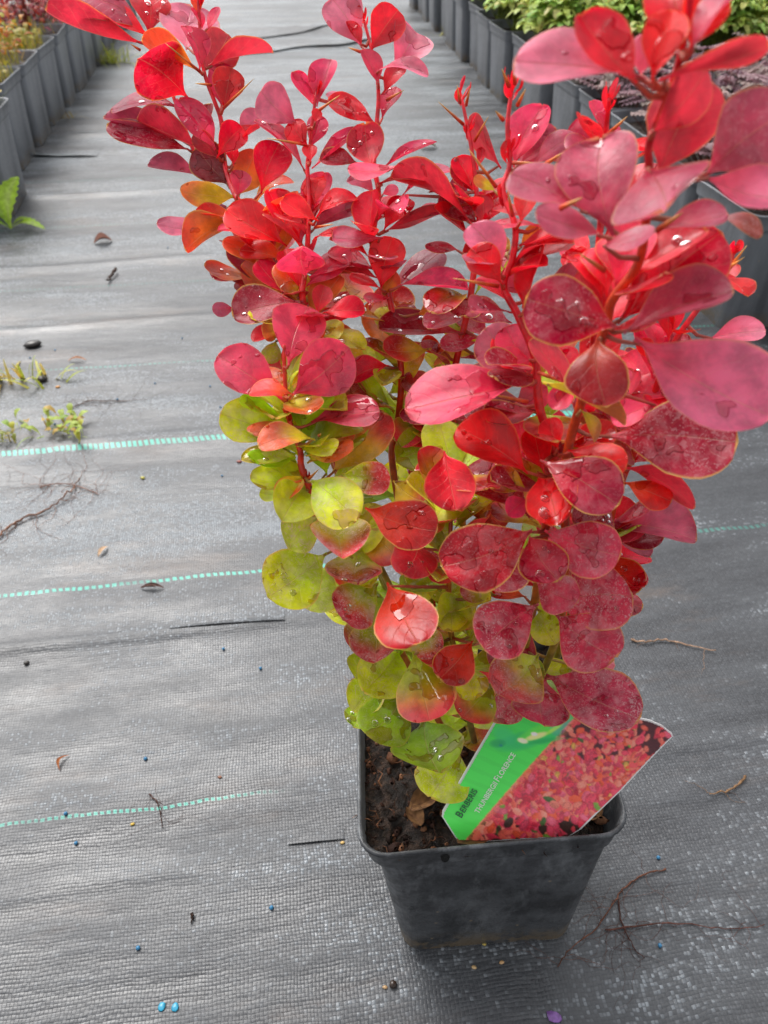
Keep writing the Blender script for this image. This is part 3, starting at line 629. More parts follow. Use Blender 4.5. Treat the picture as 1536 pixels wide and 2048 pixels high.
for k in STEMS:
    P3 = S3[k]; n = len(P3); mb = MB(); rads = []; cols = []
    for i, p in enumerate(P3):
        t = i / (n - 1); hgt = (p.z - PH) / (2.4 * W)
        rads.append(.00055 + .0009 * min(1, t * 1.3)); 
        c = mixc(SC['wood'], SC['low'], sstep(0, .3, hgt)); c = mixc(c, SC['mid'], sstep(.25, .6, hgt)); c = mixc(c, SC['top'], sstep(.5, .8, hgt))
        if k == 'C': c = mixc(c, SC['mid'], .5)
        if k == 'H' and .35 < hgt: c = mixc(c, hexc('d06418'), .45 * (1 - sstep(.85, 1.0, hgt)))
        cols.append(c)
    base = P3[-1].copy(); base.z = PH * .9 - .01; P3x = P3 + [base]; rads.append(rads[-1]); cols.append(cols[-1])
    mb.tube(P3x, rads, cols, 10)
    # leaf scars / nodes
    rn = random.Random(ord(k))
    stems[k] = local(mb).build('branch', M_STEM, root)
leaf_list = []
for i, (T, st, bx, by, tx, ty, wp, cl, nr, ln) in enumerate(LV):
    ox, oy, s = TILE[T]
    mb, area = place_leaf(st, ox + bx * s, oy + by * s, ox + tx * s, oy + ty * s, wp * s, cl, nr, ln, 100 + i)
    leaf_list.append((area, st, mb))
leaf_list.sort(key=lambda q: -q[0])
rest = MB()
for i, (a, st, mb) in enumerate(leaf_list):
    local(mb)
    if i < 100: mb.build('leaf', [M_LEAF, M_WATER], stems[st])
    else: rest.add(mb)
# inner leaves between the branches
rn = random.Random(77)
def inner(px, py, F, cls, L, seed):
    b = at(px, py, F); a = rn.uniform(0, 6.28); e = rn.uniform(-.2, .7)
    A = Vector((math.cos(a) * math.cos(e), math.sin(a) * math.cos(e), math.sin(e)))
    S = A.cross(Vector((0, 0, 1))).normalized(); N = S.cross(A)
    if N.z < 0: N = -N
    rest.add(local(leaf_mb(b, A, S, N, L, L * .68, cls, seed, drops=0)))
for i in range(95):
    st = rn.choice('BCDDEEKKFFIHG'); P = STEMS[st]
    py = rn.uniform(760, 1470); j = near(st, SPX[st][min(range(len(SPX[st])), key=lambda q: abs(SPX[st][q][1] - py))][0], py)
    px, pyy = SPX[st][j]; F = S3[st][j].y / W
    right = st in 'FGHI'
    cls = rn.choice(['W', 'WR', 'Wd', 'GR', 'OW', 'DG'] if (right and py < 1250) else ['DG', 'G', 'GR', 'OW', 'DG', 'G', 'GY'])
    inner(px, pyy, F + rn.uniform(.02, .12), cls, W * rn.uniform(.17, .24), 900 + i)
def fill(st, py_lo, py_hi, n, classes, Lr, back=.05):
    for i in range(n):
        ok = [q for q in range(len(SPX[st])) if py_lo < SPX[st][q][1] < py_hi]
        if not ok: return
        q = rn.choice(ok); p = S3[st][q].copy(); a = rn.uniform(0, 6.28); e = rn.uniform(.05, .9)
        A = dirv0(a, e); S = A.cross(Vector((0, 0, 1))).normalized(); N = S.cross(A)
        if N.z < 0: N = -N
        L = W * rn.uniform(*Lr); mb_ = leaf_mb(p + A * .002 + Vector((0, back * W * .3, 0)), A, S, N, L, L * rn.uniform(.58, .72), rn.choice(classes), rn.randrange(10 ** 6), drops=rn.choice([0, 0, 0, 2]))
        rest.add(local(mb_))
def dirv0(a, e): return Vector((math.cos(a) * math.cos(e), math.sin(a) * math.cos(e), math.sin(e)))
fill('A', 430, 720, 16, ['R', 'P', 'WR', 'O', 'OW', 'RB'], (.14, .2)); fill('L', 440, 800, 12, ['O', 'WR', 'OW', 'RB', 'P'], (.13, .2))
fill('B', 430, 620, 9, ['R', 'P', 'RB', 'WR'], (.12, .18)); fill('B', 620, 950, 24, ['YR', 'O', 'RO', 'GR', 'P', 'GY'], (.14, .21)); fill('D', 430, 620, 10, ['R', 'P', 'WR', 'RB', 'M'], (.12, .19))
fill('D', 620, 1000, 24, ['OW', 'GR', 'G', 'OW', 'GY'], (.14, .21)); fill('E', 400, 600, 11, ['R', 'W', 'WR', 'P', 'RB'], (.10, .17)); fill('E', 600, 1000, 24, ['W', 'OW', 'GR', 'G', 'Ws'], (.14, .2))
fill('F', 500, 750, 9, ['P', 'R', 'M', 'RB'], (.10, .17)); fill('F', 750, 1100, 12, ['R', 'W', 'WR', 'OW'], (.14, .2)); fill('G', 300, 700, 14, ['P', 'M', 'R', 'WR'], (.12, .19)); fill('G', 700, 1300, 26, ['W', 'WR', 'Ws', 'P', 'R'], (.15, .21))
fill('H', 520, 900, 10, ['R', 'WR', 'RB', 'P'], (.12, .17)); fill('I', 540, 760, 12, ['R', 'P', 'Rb', 'RB'], (.09, .14)); fill('I', 760, 1250, 22, ['W', 'P', 'WR', 'Ws'], (.14, .2))
fill('C', 770, 1200, 30, ['GY', 'G', 'GR', 'YR', 'YR', 'Gb'], (.13, .18)); fill('C', 1200, 1500, 12, ['G', 'GR', 'GY', 'Gr'], (.14, .19)); fill('K', 1000, 1450, 34, ['GR', 'Gr', 'G', 'GY', 'GP'], (.13, .19))
o = rest.build('foliage', [M_LEAF, M_WATER], root); tag(o, kind='stuff')
# thorns: photo position of root and tip
TH = [('A',1,1200,430,990,258),('L',1,840,300,780,262),('L',1,1310,950,1175,1005),('B',2,640,870,400,828),('B',2,690,680,840,570),('D',2,960,310,890,285),('D',2,1120,600,1225,540),
 ('B',2,690,1365,800,1345),('A',2,260,1390,190,1365),('E',3,265,520,160,425),('E',3,250,430,238,355),('E',3,275,440,293,368),('E',3,310,590,370,485),('F',3,455,360,425,288),('F',3,480,350,472,262),
 ('F',3,490,440,525,370),('F',3,470,680,575,680),('F',3,430,500,398,462),('F',3,400,780,285,620),('H',3,670,870,760,825),('G',3,870,560,950,485),('F',5,440,350,255,318),('F',5,600,700,760,760),('H',5,870,285,770,218),
 ('I',5,1370,290,1450,185),('I',5,1340,300,1440,232),('F',5,560,820,385,785),('C',4,540,1180,430,1200),('C',4,545,1185,610,1120),('H',5,1090,120,1190,50),('G',3,600,690,700,625),('F',3,470,900,450,800),
 ('A',1,1270,510,1170,500),('A',1,1340,650,1525,470),('C',4,610,950,620,940)]
for (st, T, bx, by, tx, ty) in TH:
    ox, oy, s = TILE[T]; bx, by, tx, ty = ox + bx * s, oy + by * s, ox + tx * s, oy + ty * s
    F = S3[st][near(st, bx, by)].y / W - .03
    a, b = at(bx, by, F), at(tx, ty, F - .03)
    mb = MB(); ccs = [hexc('d23a28'), hexc('dc6a30'), hexc('e0a050'), hexc('e4b868')]
    mb.tube([a, a.lerp(b, .35), a.lerp(b, .7), b], [.00065, .0005, .0003, .00006], ccs, 6)
    local(mb).build('thorn', M_STEM, stems[st])
# buds at the growing tips
for st, px, py in (('E',922,195),('F',1023,170),('G',1219,200),('A',395,0),('D',728,45),('B',632,190),('I',1468,505),('C',576,825),('C',609,950),('F',1005,395),('F',1020,300),('E',935,260)):
    i = near(st, px, py); p = S3[st][i]; mb = MB(); r2 = random.Random(px)
    for q in range(9):
        a = r2.uniform(0, 6.28); sp_ = r2.uniform(.15, .6); d = Vector((math.cos(a) * sp_, math.sin(a) * sp_, 1)).normalized(); L = W * r2.uniform(.02, .06)
        S = d.cross(Vector((math.cos(a), math.sin(a), 0))).normalized(); N = S.cross(d)
        mb.add(leaf_mb(p - Vector((0, 0, r2.uniform(0, .004))), d, S, N, L, L * r2.uniform(.18, .38), 'R' if st not in 'C' else 'RO', q + px, drops=0))
    local(mb).build('bud', [M_LEAF, M_WATER], stems[st])

# ------------------------------------------------------------------ the plant label
T7 = (680, 1380, 700 / 1536)
def t7(x, y): return (T7[0] + x * T7[2], T7[1] + y * T7[2])
tilt = R(38); TN = Vector((-.10, -math.cos(tilt), math.sin(tilt))).normalized(); T0 = at(*t7(505, 640), 1.30)
def on_tag(x, y, lift=0.0):
    d = ray(*t7(x, y)); o = Vector((0, 0, H))
    bend_ = .0035 * ((x - 900) / 500) ** 2 + .0030 * ((640 - y) / 500) ** 2 - .0011
    return o + d * ((T0 - o).dot(TN) / d.dot(TN)) + TN * (lift + bend_)
troot = empty('plant_label', T0)
tag(troot, 'printed green and red picture label stuck in the potted barberry soil', 'plant label')
tout0 = [(447,545),(450,520),(690,103),(715,96),(1010,60),(1062,64),(1200,84),(1350,115),(1400,136),(1440,168),(1445,182),(1425,205),(1235,432),(1060,612),(1000,650),(560,668),(520,655),(505,640)]
tout = [((a[0] * (6 - q) + b[0] * q) / 6, (a[1] * (6 - q) + b[1] * q) / 6) for a, b in zip(tout0, tout0[1:] + tout0[:1]) for q in range(6)]
mb = MB(); front = [mb.vert(on_tag(x, y, .0003), (.85, .85, .85)) for x, y in tout]; back = [mb.vert(on_tag(x, y, -.0003), (.85, .85, .85)) for x, y in tout]
for ring, lf, flip in ((front, .0003, True), (back, -.0003, False)):
    rows = [ring]
    for q in (.8, .6, .4, .2, .02): rows.append([mb.vert(on_tag(900 + (x - 900) * q, 370 + (y - 370) * q, lf), (.85, .85, .85)) for x, y in tout])
    mb.grid(list(reversed(rows)) if flip else rows, 0, True); mb.face(tuple(reversed(rows[-1])) if flip else tuple(rows[-1]))
for i in range(len(tout)):
    j = (i + 1) % len(tout); mb.face((front[i], front[j], back[j], back[i]))
m = NT('label_card'); M_CARD = m.P(Base_Color=(.8, .8, .8), Roughness=.35)
mb.build('card', M_CARD, troot, origin=T0, smooth=False)
# printed picture: painted on a fine colour grid in the label's own plane
m = NT('label_print'); M_PRINT = m.P(Base_Color=m.attr('Col'), Roughness=.28, Specular_IOR_Level=.5, Normal=m.bump(m.noise(m.obj(), 40, 2), .0004))
NX, NY = 330, 230; x0, x1, y0, y1 = 440, 1450, 55, 780
img = np.zeros((NY, NX, 3)); gx, gy = np.meshgrid(np.linspace(x0, x1, NX), np.linspace(y0, y1, NY))
rng = np.random.default_rng(4)
img[:] = hexc('b84050')
img[gy < 300] = hexc('452028')
pal = [hexc(h) for h in ('e05058', 'd84860', 'e86858', 'd03850', 'e87868', 'c83048', 'ec8878', 'd86078', 'c04058', 'e0583c')]
for k in range(2300):
    cx, cyy = rng.uniform(560, 1450), rng.uniform(90, 780)
    up = 1 - (cyy - 90) / 600
    if (cx > 1300 and cyy < 300 - (1450 - cx) * .4 and rng.random() < .8): continue
    if cyy < 190 - (cx - 1000) * .25 and rng.random() < .85: continue
    a = rng.uniform(0, 3.14); sc2 = 12 + 16 * (1 - up) * rng.random() + 9 * rng.random(); e = rng.uniform(.35, .8)
    dx, dy = gx - cx, gy - cyy; u = (dx * math.cos(a) + dy * math.sin(a)) / sc2; v = (-dx * math.sin(a) + dy * math.cos(a)) / (sc2 * e)
    q = u * u + v * v; msk = q < 1
    c = np.array(pal[rng.integers(len(pal))]) * rng.uniform(.75, 1.15)
    if rng.random() < .05: c = np.array(hexc(['70a040', '486838', 'c8a050'][rng.integers(3)]))
    if cyy > 575 and rng.random() < .22: c = np.array(hexc('3c2c28'))
    img[msk] = c * (1 - .45 * (q[msk][:, None] if rng.random() < .5 else (.5 + .5 * v[msk][:, None])))
    ln = msk & (np.abs(v) < .09); img[ln] = c * .7
# green band to the left of the line from (505,640) to (1070,60)
def lx(y): return 560 + (640 - y) * .80 + 0 * y
edge_x = 560 + (640 - gy) * (1062 - 560) / 576.0
d = gx - edge_x
gb = d < 0
sh_ = np.clip((gy - 100) / 500, 0, 1)
green = np.array(hexc('35c04a'))[None, None] * (1 - sh_[..., None]) + np.array(hexc('48cc50'))[None, None] * sh_[..., None]
stripe = ((gx + gy * .9) % 9 < 2)
green = np.where(stripe[..., None], green * 1.18, green)
img = np.where(gb[..., None], green, img)
fade = (d >= 0) & (d < 45); kf = (1 - np.clip(d / 45, 0, 1))[..., None] * .55 * ((gx * .6 + gy) % 7 < 4)[..., None]
img = np.where(fade[..., None], img * (1 - kf) + np.array(hexc('e8a060')) * kf, img)
# soft leaf-and-flower emblem at the top of the band
for (cx, cyy, rx, ry, a, h, al) in ((800, 215, 130, 44, -.25, '1fa860', .8), (720, 190, 60, 40, .6, '2cb070', .6), (880, 170, 120, 30, -.4, '58d040', .8), (690, 225, 40, 22, 0, '108858', .7), (860, 195, 55, 14, -.3, 'd8f090', .9), (800, 215, 26, 12, .3, 'e8f0c0', .9), (920, 205, 60, 16, -.5, '20b060', .8),
                            (960, 140, 40, 60, .5, '5c68a8', .45), (900, 215, 90, 12, -.15, '18a050', .8), (850, 185, 16, 9, .2, 'f4f8e0', 1), (705, 235, 9, 7, 0, '0c7878', .9), (940, 160, 50, 10, -.6, 'a8e048', .7), (990, 110, 30, 50, .5, '8858a0', .3)):
    dx, dy = gx - cx, gy - cyy; u = (dx * math.cos(a) + dy * math.sin(a)) / rx; v = (-dx * math.sin(a) + dy * math.cos(a)) / ry
    q = np.clip(1.25 - (u * u + v * v) * 1.25, 0, 1)[..., None] ** .6 * al
    img = img * (1 - q) + np.array(hexc(h)) * q
from mathutils.geometry import intersect_line_line_2d
poly = [(x + (946 - x) * -.006, y + (370 - y) * -.008) for x, y in [(456,544),(460,524),(697,111),(718,104),(1010,68),(1062,72),(1200,92),(1348,123),(1396,143),(1432,172),(1436,183),(1418,202),(1228,428),(1055,605),(1000,643),(565,660),(524,648),(508,630)]]
def inside(x, y):
    c = False; n = len(poly)
    for i in range(n):
        (xa, ya), (xb, yb) = poly[i], poly[(i + 1) % n]
        if (ya > y) != (yb > y) and x < (xb - xa) * (y - ya) / (yb - ya) + xa: c = not c
    return c
sp_ = rng.normal(1, .16, (NY, NX)); sp_ = (sp_ + np.roll(sp_, 1, 0) + np.roll(sp_, 1, 1)) / 3
im2 = sum(np.roll(np.roll(img, a, 0), b, 1) for a in (-1, 0, 1) for b in (-1, 0, 1)) / 9
img = img * .35 + im2 * .65
img = np.clip(img * np.array([1.6, 1.42, 1.42]) * np.where(gb, 1, sp_)[..., None], 0, .9)
mb = MB(); ids = -np.ones((NY, NX), dtype=int)
for j in range(NY):
    for i in range(NX):
        ids[j, i] = mb.vert(on_tag(gx[j, i], gy[j, i], .0009), tuple(img[j, i]))
ins = np.array([[inside(gx[j, i], gy[j, i]) for i in range(NX)] for j in range(NY)])
for j in range(NY - 1):
    for i in range(NX - 1):
        if ins[j, i] and ins[j + 1, i] and ins[j, i + 1] and ins[j + 1, i + 1]:
            mb.face((int(ids[j, i]), int(ids[j + 1, i]), int(ids[j + 1, i + 1]), int(ids[j, i + 1])))
pic = mb.build('printed_picture', M_PRINT, troot, origin=T0, smooth=False)
bm_ = bmesh.new(); bm_.from_mesh(pic.data); bmesh.ops.delete(bm_, geom=[v for v in bm_.verts if not v.link_faces], context='VERTS'); bm_.to_mesh(pic.data); bm_.free()
def lettering(parts, a, b, colr, lift=.00115):
    """parts: (text, size factor); baseline runs from a to b in label picture coordinates"""
    p0, p1 = on_tag(*a, lift), on_tag(*b, lift); ax = (p1 - p0); L = ax.length; ax.normalize(); ay = TN.cross(ax).normalized()
    objs = []; x = 0
    mm = NT('lettering_ink'); mm.P(Base_Color=colr, Roughness=.4)
    for txt, sz in parts:
        cu = bpy.data.curves.new('lettering', 'FONT'); cu.body = txt; cu.size = sz; cu.extrude = 0; cu.resolution_u = 3; cu.offset = .012
        ob = bpy.data.objects.new('lettering', cu); col.objects.link(ob); bpy.context.view_layer.update()
        me = bpy.data.meshes.new_from_object(ob); col.objects.unlink(ob); bpy.data.objects.remove(ob)
        vs = np.array([v.co[:] for v in me.vertices]); 
        objs.append((vs, [tuple(p.vertices) for p in me.polygons], x)); x += vs[:, 0].max() + .09 * sz
        if txt.endswith(' ') : x += .18 * sz
        bpy.data.meshes.remove(me)
    k = L / x; mb = MB()
    for vs, fs, xo in objs:
        o0 = len(mb.v)
        for v in vs: mb.vert(p0 + ax * ((v[0] + xo) * k) + ay * (v[1] * k * 1.12))
        for f in fs: mb.face(tuple(i + o0 for i in f))
    return mb.build('lettering', mm.mat, troot, origin=T0, smooth=False)
lettering([('B', 1), ('ERBERIS', .8)], (532, 553), (606, 432), (.02, .12, .05), .0017)
lettering([('THUNBERGII ', .8), ('F', 1), ('LORENCE', .8)], (608, 538), (772, 275), (.75, .8, .72))

# ------------------------------------------------------------------ pots along the path
BW, BH = 1.27 * W, 1.28 * W
def blade(mb, p, d, L, wd, c, droop=.3, n=4):
    side = d.cross(Vector((0, 0, 1))); side = side.normalized() if side.length > 1e-4 else Vector((1, 0, 0)); rows = []
    for i in range(n + 1):
        t = i / n; q = p + d * L * t - Vector((0, 0, 1)) * droop * L * t * t; ww = wd * (1 - t ** 1.5) * .5 + .0001
        rows.append([mb.vert(q - side * ww, c), mb.vert(q, mixc(c, (0, 0, 0), .12)), mb.vert(q + side * ww, c)])
    mb.grid(rows)
def flat_leaf(mb, p, d, up, L, wd, c, kind='oval', rn=random):
    side = d.cross(up); side = side.normalized() if side.length > 1e-4 else Vector((1, 0, 0)); up = side.cross(d).normalized()
    if kind == 'oval': T_ = ((0, .05), (.3, .6), (.65, 1), (.88, .7), (1, .05))
    elif kind == 'lobe': T_ = ((0, .12), (.35, .45), (.62, 1), (.72, .7), (.86, .75), (1, .05))
    else: T_ = ((0, .1), (.25, .8), (.35, .5), (.55, 1), (.65, .6), (.82, .7), (1, .05))
    rows = []
    for t, ww in T_:
        q = p + d * L * t + up * (L * .25 * math.sin(t * 2.6)) - Vector((0, 0, 1)) * L * .15 * t * t; h = ww * wd * .5
        rows.append([mb.vert(q - side * h + up * h * .3, c), mb.vert(q, mixc(c, (0, 0, 0), .15)), mb.vert(q + side * h + up * h * .3, c)])
    mb.grid(rows)
def dirv(a, e): return Vector((math.cos(a) * math.cos(e), math.sin(a) * math.cos(e), math.sin(e)))
def crown_green(seed):        # mounds of toothed five-lobed leaves
    rn = random.Random(seed); mb = MB()
    for i in range(90):
        a = rn.uniform(0, 6.28); r = math.sqrt(rn.random()) * .72 * W; hgt = BH + W * (.14 + .85 * (1 - (r / (.9 * W)) ** 2) * rn.uniform(.35, 1.05))
        p0 = Vector((rn.uniform(-.3, .3) * W, rn.uniform(-.3, .3) * W, BH * .9)); p = Vector((math.cos(a) * r, math.sin(a) * r, hgt))
        mb.tube([p0, p0.lerp(p, .5) + Vector((0, 0, .01)), p], [.0009, .0008, .0006], hexc('8a9a3c'), 4, cap=False)
        g0 = rn.choice([hexc('b4d068'), hexc('c4dc78'), hexc('98b858'), hexc('d4e488'), hexc('b8d46c')]); tilt_ = rn.uniform(-.25, .35)
        b0 = rn.uniform(0, 6.28)
        for k in range(7):
            aa = b0 + (k - 3) * .72 + rn.uniform(-.1, .1); d_ = dirv(aa, tilt_ + rn.uniform(-.25, .3)); flat_leaf(mb, p, d_, Vector((0, 0, 1)), W * rn.uniform(.24, .38) * (1 - .08 * abs(k - 3)), W * .13, tuple(x * rn.uniform(.8, 1.15) for x in g0), 'lobe')
    return mb
def crown_purple(seed):       # feathery dark foliage
    rn = random.Random(seed); mb = MB()
    for i in range(46):
        a = rn.uniform(0, 6.28); r = math.sqrt(rn.random()) * .6 * W; hgt = BH + W * (.0 + .40 * (1 - (r / (.75 * W)) ** 2) * rn.uniform(.3, 1))
        p = Vector((math.cos(a) * r, math.sin(a) * r, hgt)); g0 = rn.choice([hexc('9a7880'), hexc('b09498'), hexc('80606c'), hexc('b8a09c'), hexc('988880')])
        aa = rn.uniform(0, 6.28); d_ = dirv(aa, rn.uniform(-.1, .5))
        mb.tube([Vector((p.x * .5, p.y * .5, BH * .88)), p], [.0008, .0006], hexc('6a4438'), 4, cap=False)
        for k in range(5):
            q = p + d_ * W * .075 * k; 
            for s in (1, -1): flat_leaf(mb, q, dirv(aa + s * .8, .2), Vector((0, 0, 1)), W * .17 * (1 - .08 * k), W * .07, g0, 'tooth')
        flat_leaf(mb, p + d_ * W * .28, d_, Vector((0, 0, 1)), W * .1, W * .04, g0, 'tooth')
    return mb
def crown_red(seed, kind):    # barberry like leaves mixed with grassy weeds
    rn = random.Random(seed); mb = MB()
    pal_ = {'red': ['b02c34', 'c44438', '8c2a34', 'd06048', 'c8787c', '70303a', 'a84858'], 'orange': ['d8902c', 'e0a83c', 'c86430', 'b8b040', 'd87850'], 'weed': ['a8a83c', 'b8b858', '8c9838', 'c0b060']}[kind]
    n = {'red': 230, 'orange': 190, 'weed': 60}[kind]
    for i in range(n):
        a = rn.uniform(0, 6.28); r = math.sqrt(rn.random()) * .62 * W; hgt = BH + W * (.05 + (1.0 if kind != 'weed' else .2) * rn.random() * (1 - (r / (.85 * W)) ** 2))
        p = Vector((math.cos(a) * r, math.sin(a) * r, hgt)); flat_leaf(mb, p, dirv(rn.uniform(0, 6.28), rn.uniform(-.3, .9)), Vector((0, 0, 1)), W * rn.uniform(.10, .19), W * .10, hexc(rn.choice(pal_)), 'oval')
    for i in range(9 if kind != 'weed' else 0):
        a = rn.uniform(0, 6.28); r = rn.uniform(0, .3) * W
        mb.tube([Vector((r * math.cos(a) * .3, r * math.sin(a) * .3, BH * .88)), Vector((r * math.cos(a), r * math.sin(a), BH + .4 * W)), Vector((1.5 * r * math.cos(a), 1.5 * r * math.sin(a), BH + W * rn.uniform(.7, 1.0)))], [.0013, .001, .0006], hexc('8a3a30'), 5, cap=False)
    for i in range({'red': 40, 'orange': 90, 'weed': 230}[kind]):
        p = Vector((rn.uniform(-.5, .5) * W, rn.uniform(-.5, .5) * W, BH * .93)); blade(mb, p, dirv(rn.uniform(0, 6.28), rn.uniform(.8, 1.5)), W * rn.uniform(.25, .65), .0018, hexc(rn.choice(['a8ac3c', 'bcb850', '94a038', 'c8b868'])), .25)
    return mb
potb = make_pot(BW, BH); soilb = soil_mesh(.46 * BW, BH * .89, .003, 16, 5)
def tall(mb): return mb
protos = {}
def make_back(kind, seed):
    r_ = empty('potted_' + {'green': 'cranesbill', 'purple': 'fernleaf', 'red': 'barberry', 'orange': 'barberry', 'weed': 'weeds'}[kind], (0, 0, 0))
    potb.build('pot', M_POTB, r_); soilb.build('soil', M_SOIL, r_)
    mb = {'green': crown_green, 'purple': crown_purple}.get(kind, lambda s: crown_red(s, kind))(seed)
    mb.build('foliage', M_BLEAF, r_)
    return r_
def dup(r_):
    c = r_.copy(); col.objects.link(c)
    for ch in list(r_.children):
        d_ = ch.copy(); col.objects.link(d_); d_.parent = c
    return c
used = set()
ORD = ['first', 'second', 'third', 'fourth', 'fifth', 'sixth', 'seventh', 'eighth', 'ninth', 'tenth', 'eleventh', 'twelfth', 'thirteenth', 'fourteenth']
pr = random.Random(9)
def put(kind, lat, F, label, group, cat='potted plant'):
    v = pr.randrange(2); key = (kind, v)
    if key not in protos: protos[key] = make_back(kind, 31 * v + len(kind)); o = protos[key]
    else: o = dup(protos[key])
    o.location = (lat * W, F * W, 0); o.rotation_euler = (0, 0, YAW + R(pr.uniform(-3, 3)) )
    # foliage turned by quarter turns so that copies differ
    q = pr.randrange(4)
    for ch in o.children:
        if ch.name.startswith('foliage'): ch.rotation_euler = (0, 0, q * math.pi / 2 + pr.uniform(-.3, .3))
    tag(o, label, cat, group)
    return o
step = 1.32
# right: green block, inner edge line
n = 0
for r_ in range(12):
    F = 15.1 + r_ * step; lat0 = 2.55 - .122 * (F - 15.1) + BW / W / 2 + (.12 if r_ % 3 == 1 else 0)
    for c_ in range(5 if r_ < 5 else 1):
        if c_ == 0: lb = f'green leafy pot beside the path, {ORD[r_]} from the front of its row'
        else: lb = f'green leafy pot, {ORD[r_]} from the front, in the {ORD[c_]} row from the path'
        put('green', lat0 + c_ * step + .13 * 0, F + c_ * step * .125, lb, 'green plants in grey pots right of the path')
# right: dark leaved block nearer the camera
for r_ in range(5):
    F = 8.0 + r_ * step; lat0 = 3.15 - .13 * (F - 8.0) + BW / W / 2 + .3
    for c_ in range(4 if r_ > 1 else 2):
        lb = f'dark purple feathery pot, {ORD[r_]} from the front' + (', beside the path' if c_ == 0 else f', in the {ORD[c_]} row from the path')
        put('purple', lat0 + c_ * step, F + c_ * step * .125, lb, 'dark leaved plants in grey pots right of the path')
# left rows
for r_ in range(13):
    F = 11.2 + r_ * step + (.7 if r_ > 0 else 0); lat0 = -5.62 - .128 * (F - 13.5) - BW / W / 2 + (.10 if r_ == 0 else -.22)
    kinds = ['weed', 'weed', 'orange', 'weed', 'red', 'red', 'orange', 'red', 'red', 'red', 'red', 'red', 'red']
    nm = {'weed': 'yellowish grassy weeds', 'orange': 'orange leaved barberry', 'red': 'red leaved barberry'}
    for c_ in range(3 if 2 <= r_ < 7 else 1):
        kd = kinds[r_] if c_ == 0 else ['red', 'orange', 'red'][(r_ + c_) % 3]
        lb = f'{nm[kd]} in grey pot, {ORD[r_]} from front' + (', left path edge' if c_ == 0 else f', {ORD[c_]} row left of the path')
        put(kd, lat0 - c_ * step, F - c_ * step * .125, lb, 'potted plants in the row left of the path')

# white stick label among the green plants
mb = MB(); p = at(1128, 150, 15.3); q = at(1129, 86, 15.3)
wdx = .0065; rows = []
for t in (0, .1, .9, 1):
    c_ = p.lerp(q, t); ww = wdx * (.5 if t in (0, 1) else 1)
    rows.append([mb.vert(c_ + Vector((sx_ * ww, sy_ * .0006, 0)), (.8, .8, .78)) for sx_, sy_ in ((-1, -1), (1, -1), (1, 1), (-1, 1))])
mb.grid(rows, 0, True); mb.face(tuple(reversed(rows[0]))); mb.face(tuple(rows[-1]))
o = mb.build('stick_label', M_CARD, origin=p); tag(o, 'small white plastic stick label among the green plants', 'stick label')

# ------------------------------------------------------------------ weeds and litter on the fabric
def weed_tuft(px, py, n, L, cols_, label, kind='grass', seed=1, spread=1.2):
    p = ground_at(px, py); p.z = gz(p); rn = random.Random(seed); mb = MB()
    for i in range(n):
        q = Vector((rn.gauss(0, .25) * L * spread, rn.gauss(0, .25) * L * spread * .6, 0)); c = hexc(rn.choice(cols_))
        if kind == 'grass': blade(mb, q, dirv(rn.uniform(0, 6.28), rn.uniform(.35, 1.4)), L * rn.uniform(.5, 1.1), .0034, c, .45, 5)
        else: flat_leaf(mb, q + Vector((0, 0, rn.uniform(.001, .01))), dirv(rn.uniform(0, 6.28), rn.uniform(0, .9)), Vector((0, 0, 1)), L * rn.uniform(.2, .45), L * .15, c, 'oval')
        if kind == 'mixed' and i % 2: blade(mb, q, dirv(rn.uniform(0, 6.28), rn.uniform(.2, 1.2)), L * rn.uniform(.4, .9), .0016, hexc(rn.choice(cols_)), .5, 5)
    o = mb.build('weed', M_BLEAF, origin=(0, 0, 0)); o.location = p; tag(o, label, 'weed', 'weeds growing through the fabric')
    return o
GC = ['b8c440', 'd0cc50', 'a8bc3c', 'd4c868', 'c8b448']
weed_tuft(68, 758, 24, .058, GC, 'yellow green grass tuft on the fabric at the left, above the bushier weed', seed=2)
weed_tuft(12, 765, 6, .035, ['c8b050', 'b8a048'], 'sparse dry grass blades at the left edge of the fabric', seed=12)
weed_tuft(105, 860, 36, .046, ['a8bc48', 'c4c450', 'c8a858', '98b848', 'b8cc60'], 'low bushy weed with small leaves just above the bold green thread', 'mixed', 3, 1.9)
weed_tuft(8, 885, 16, .03, ['a8984c', '98a048'], 'small weed at the left edge by the bold green thread', 'mixed', 4, 1.2)
weed_tuft(222, 125, 70, .11, ['b8c440', 'a4b838', 'c4c458'], 'bright yellow green grass clump against the left row of grey pots', seed=5, spread=.9)
weed_tuft(885, 75, 14, .07, ['b0b058', 'a0a048'], 'thin grass at the foot of the right row of pots', seed=6)
weed_tuft(130, 238, 12, .05, ['a89858', '988848'], 'dry grass strands at the foot of the left grey pots', seed=7)
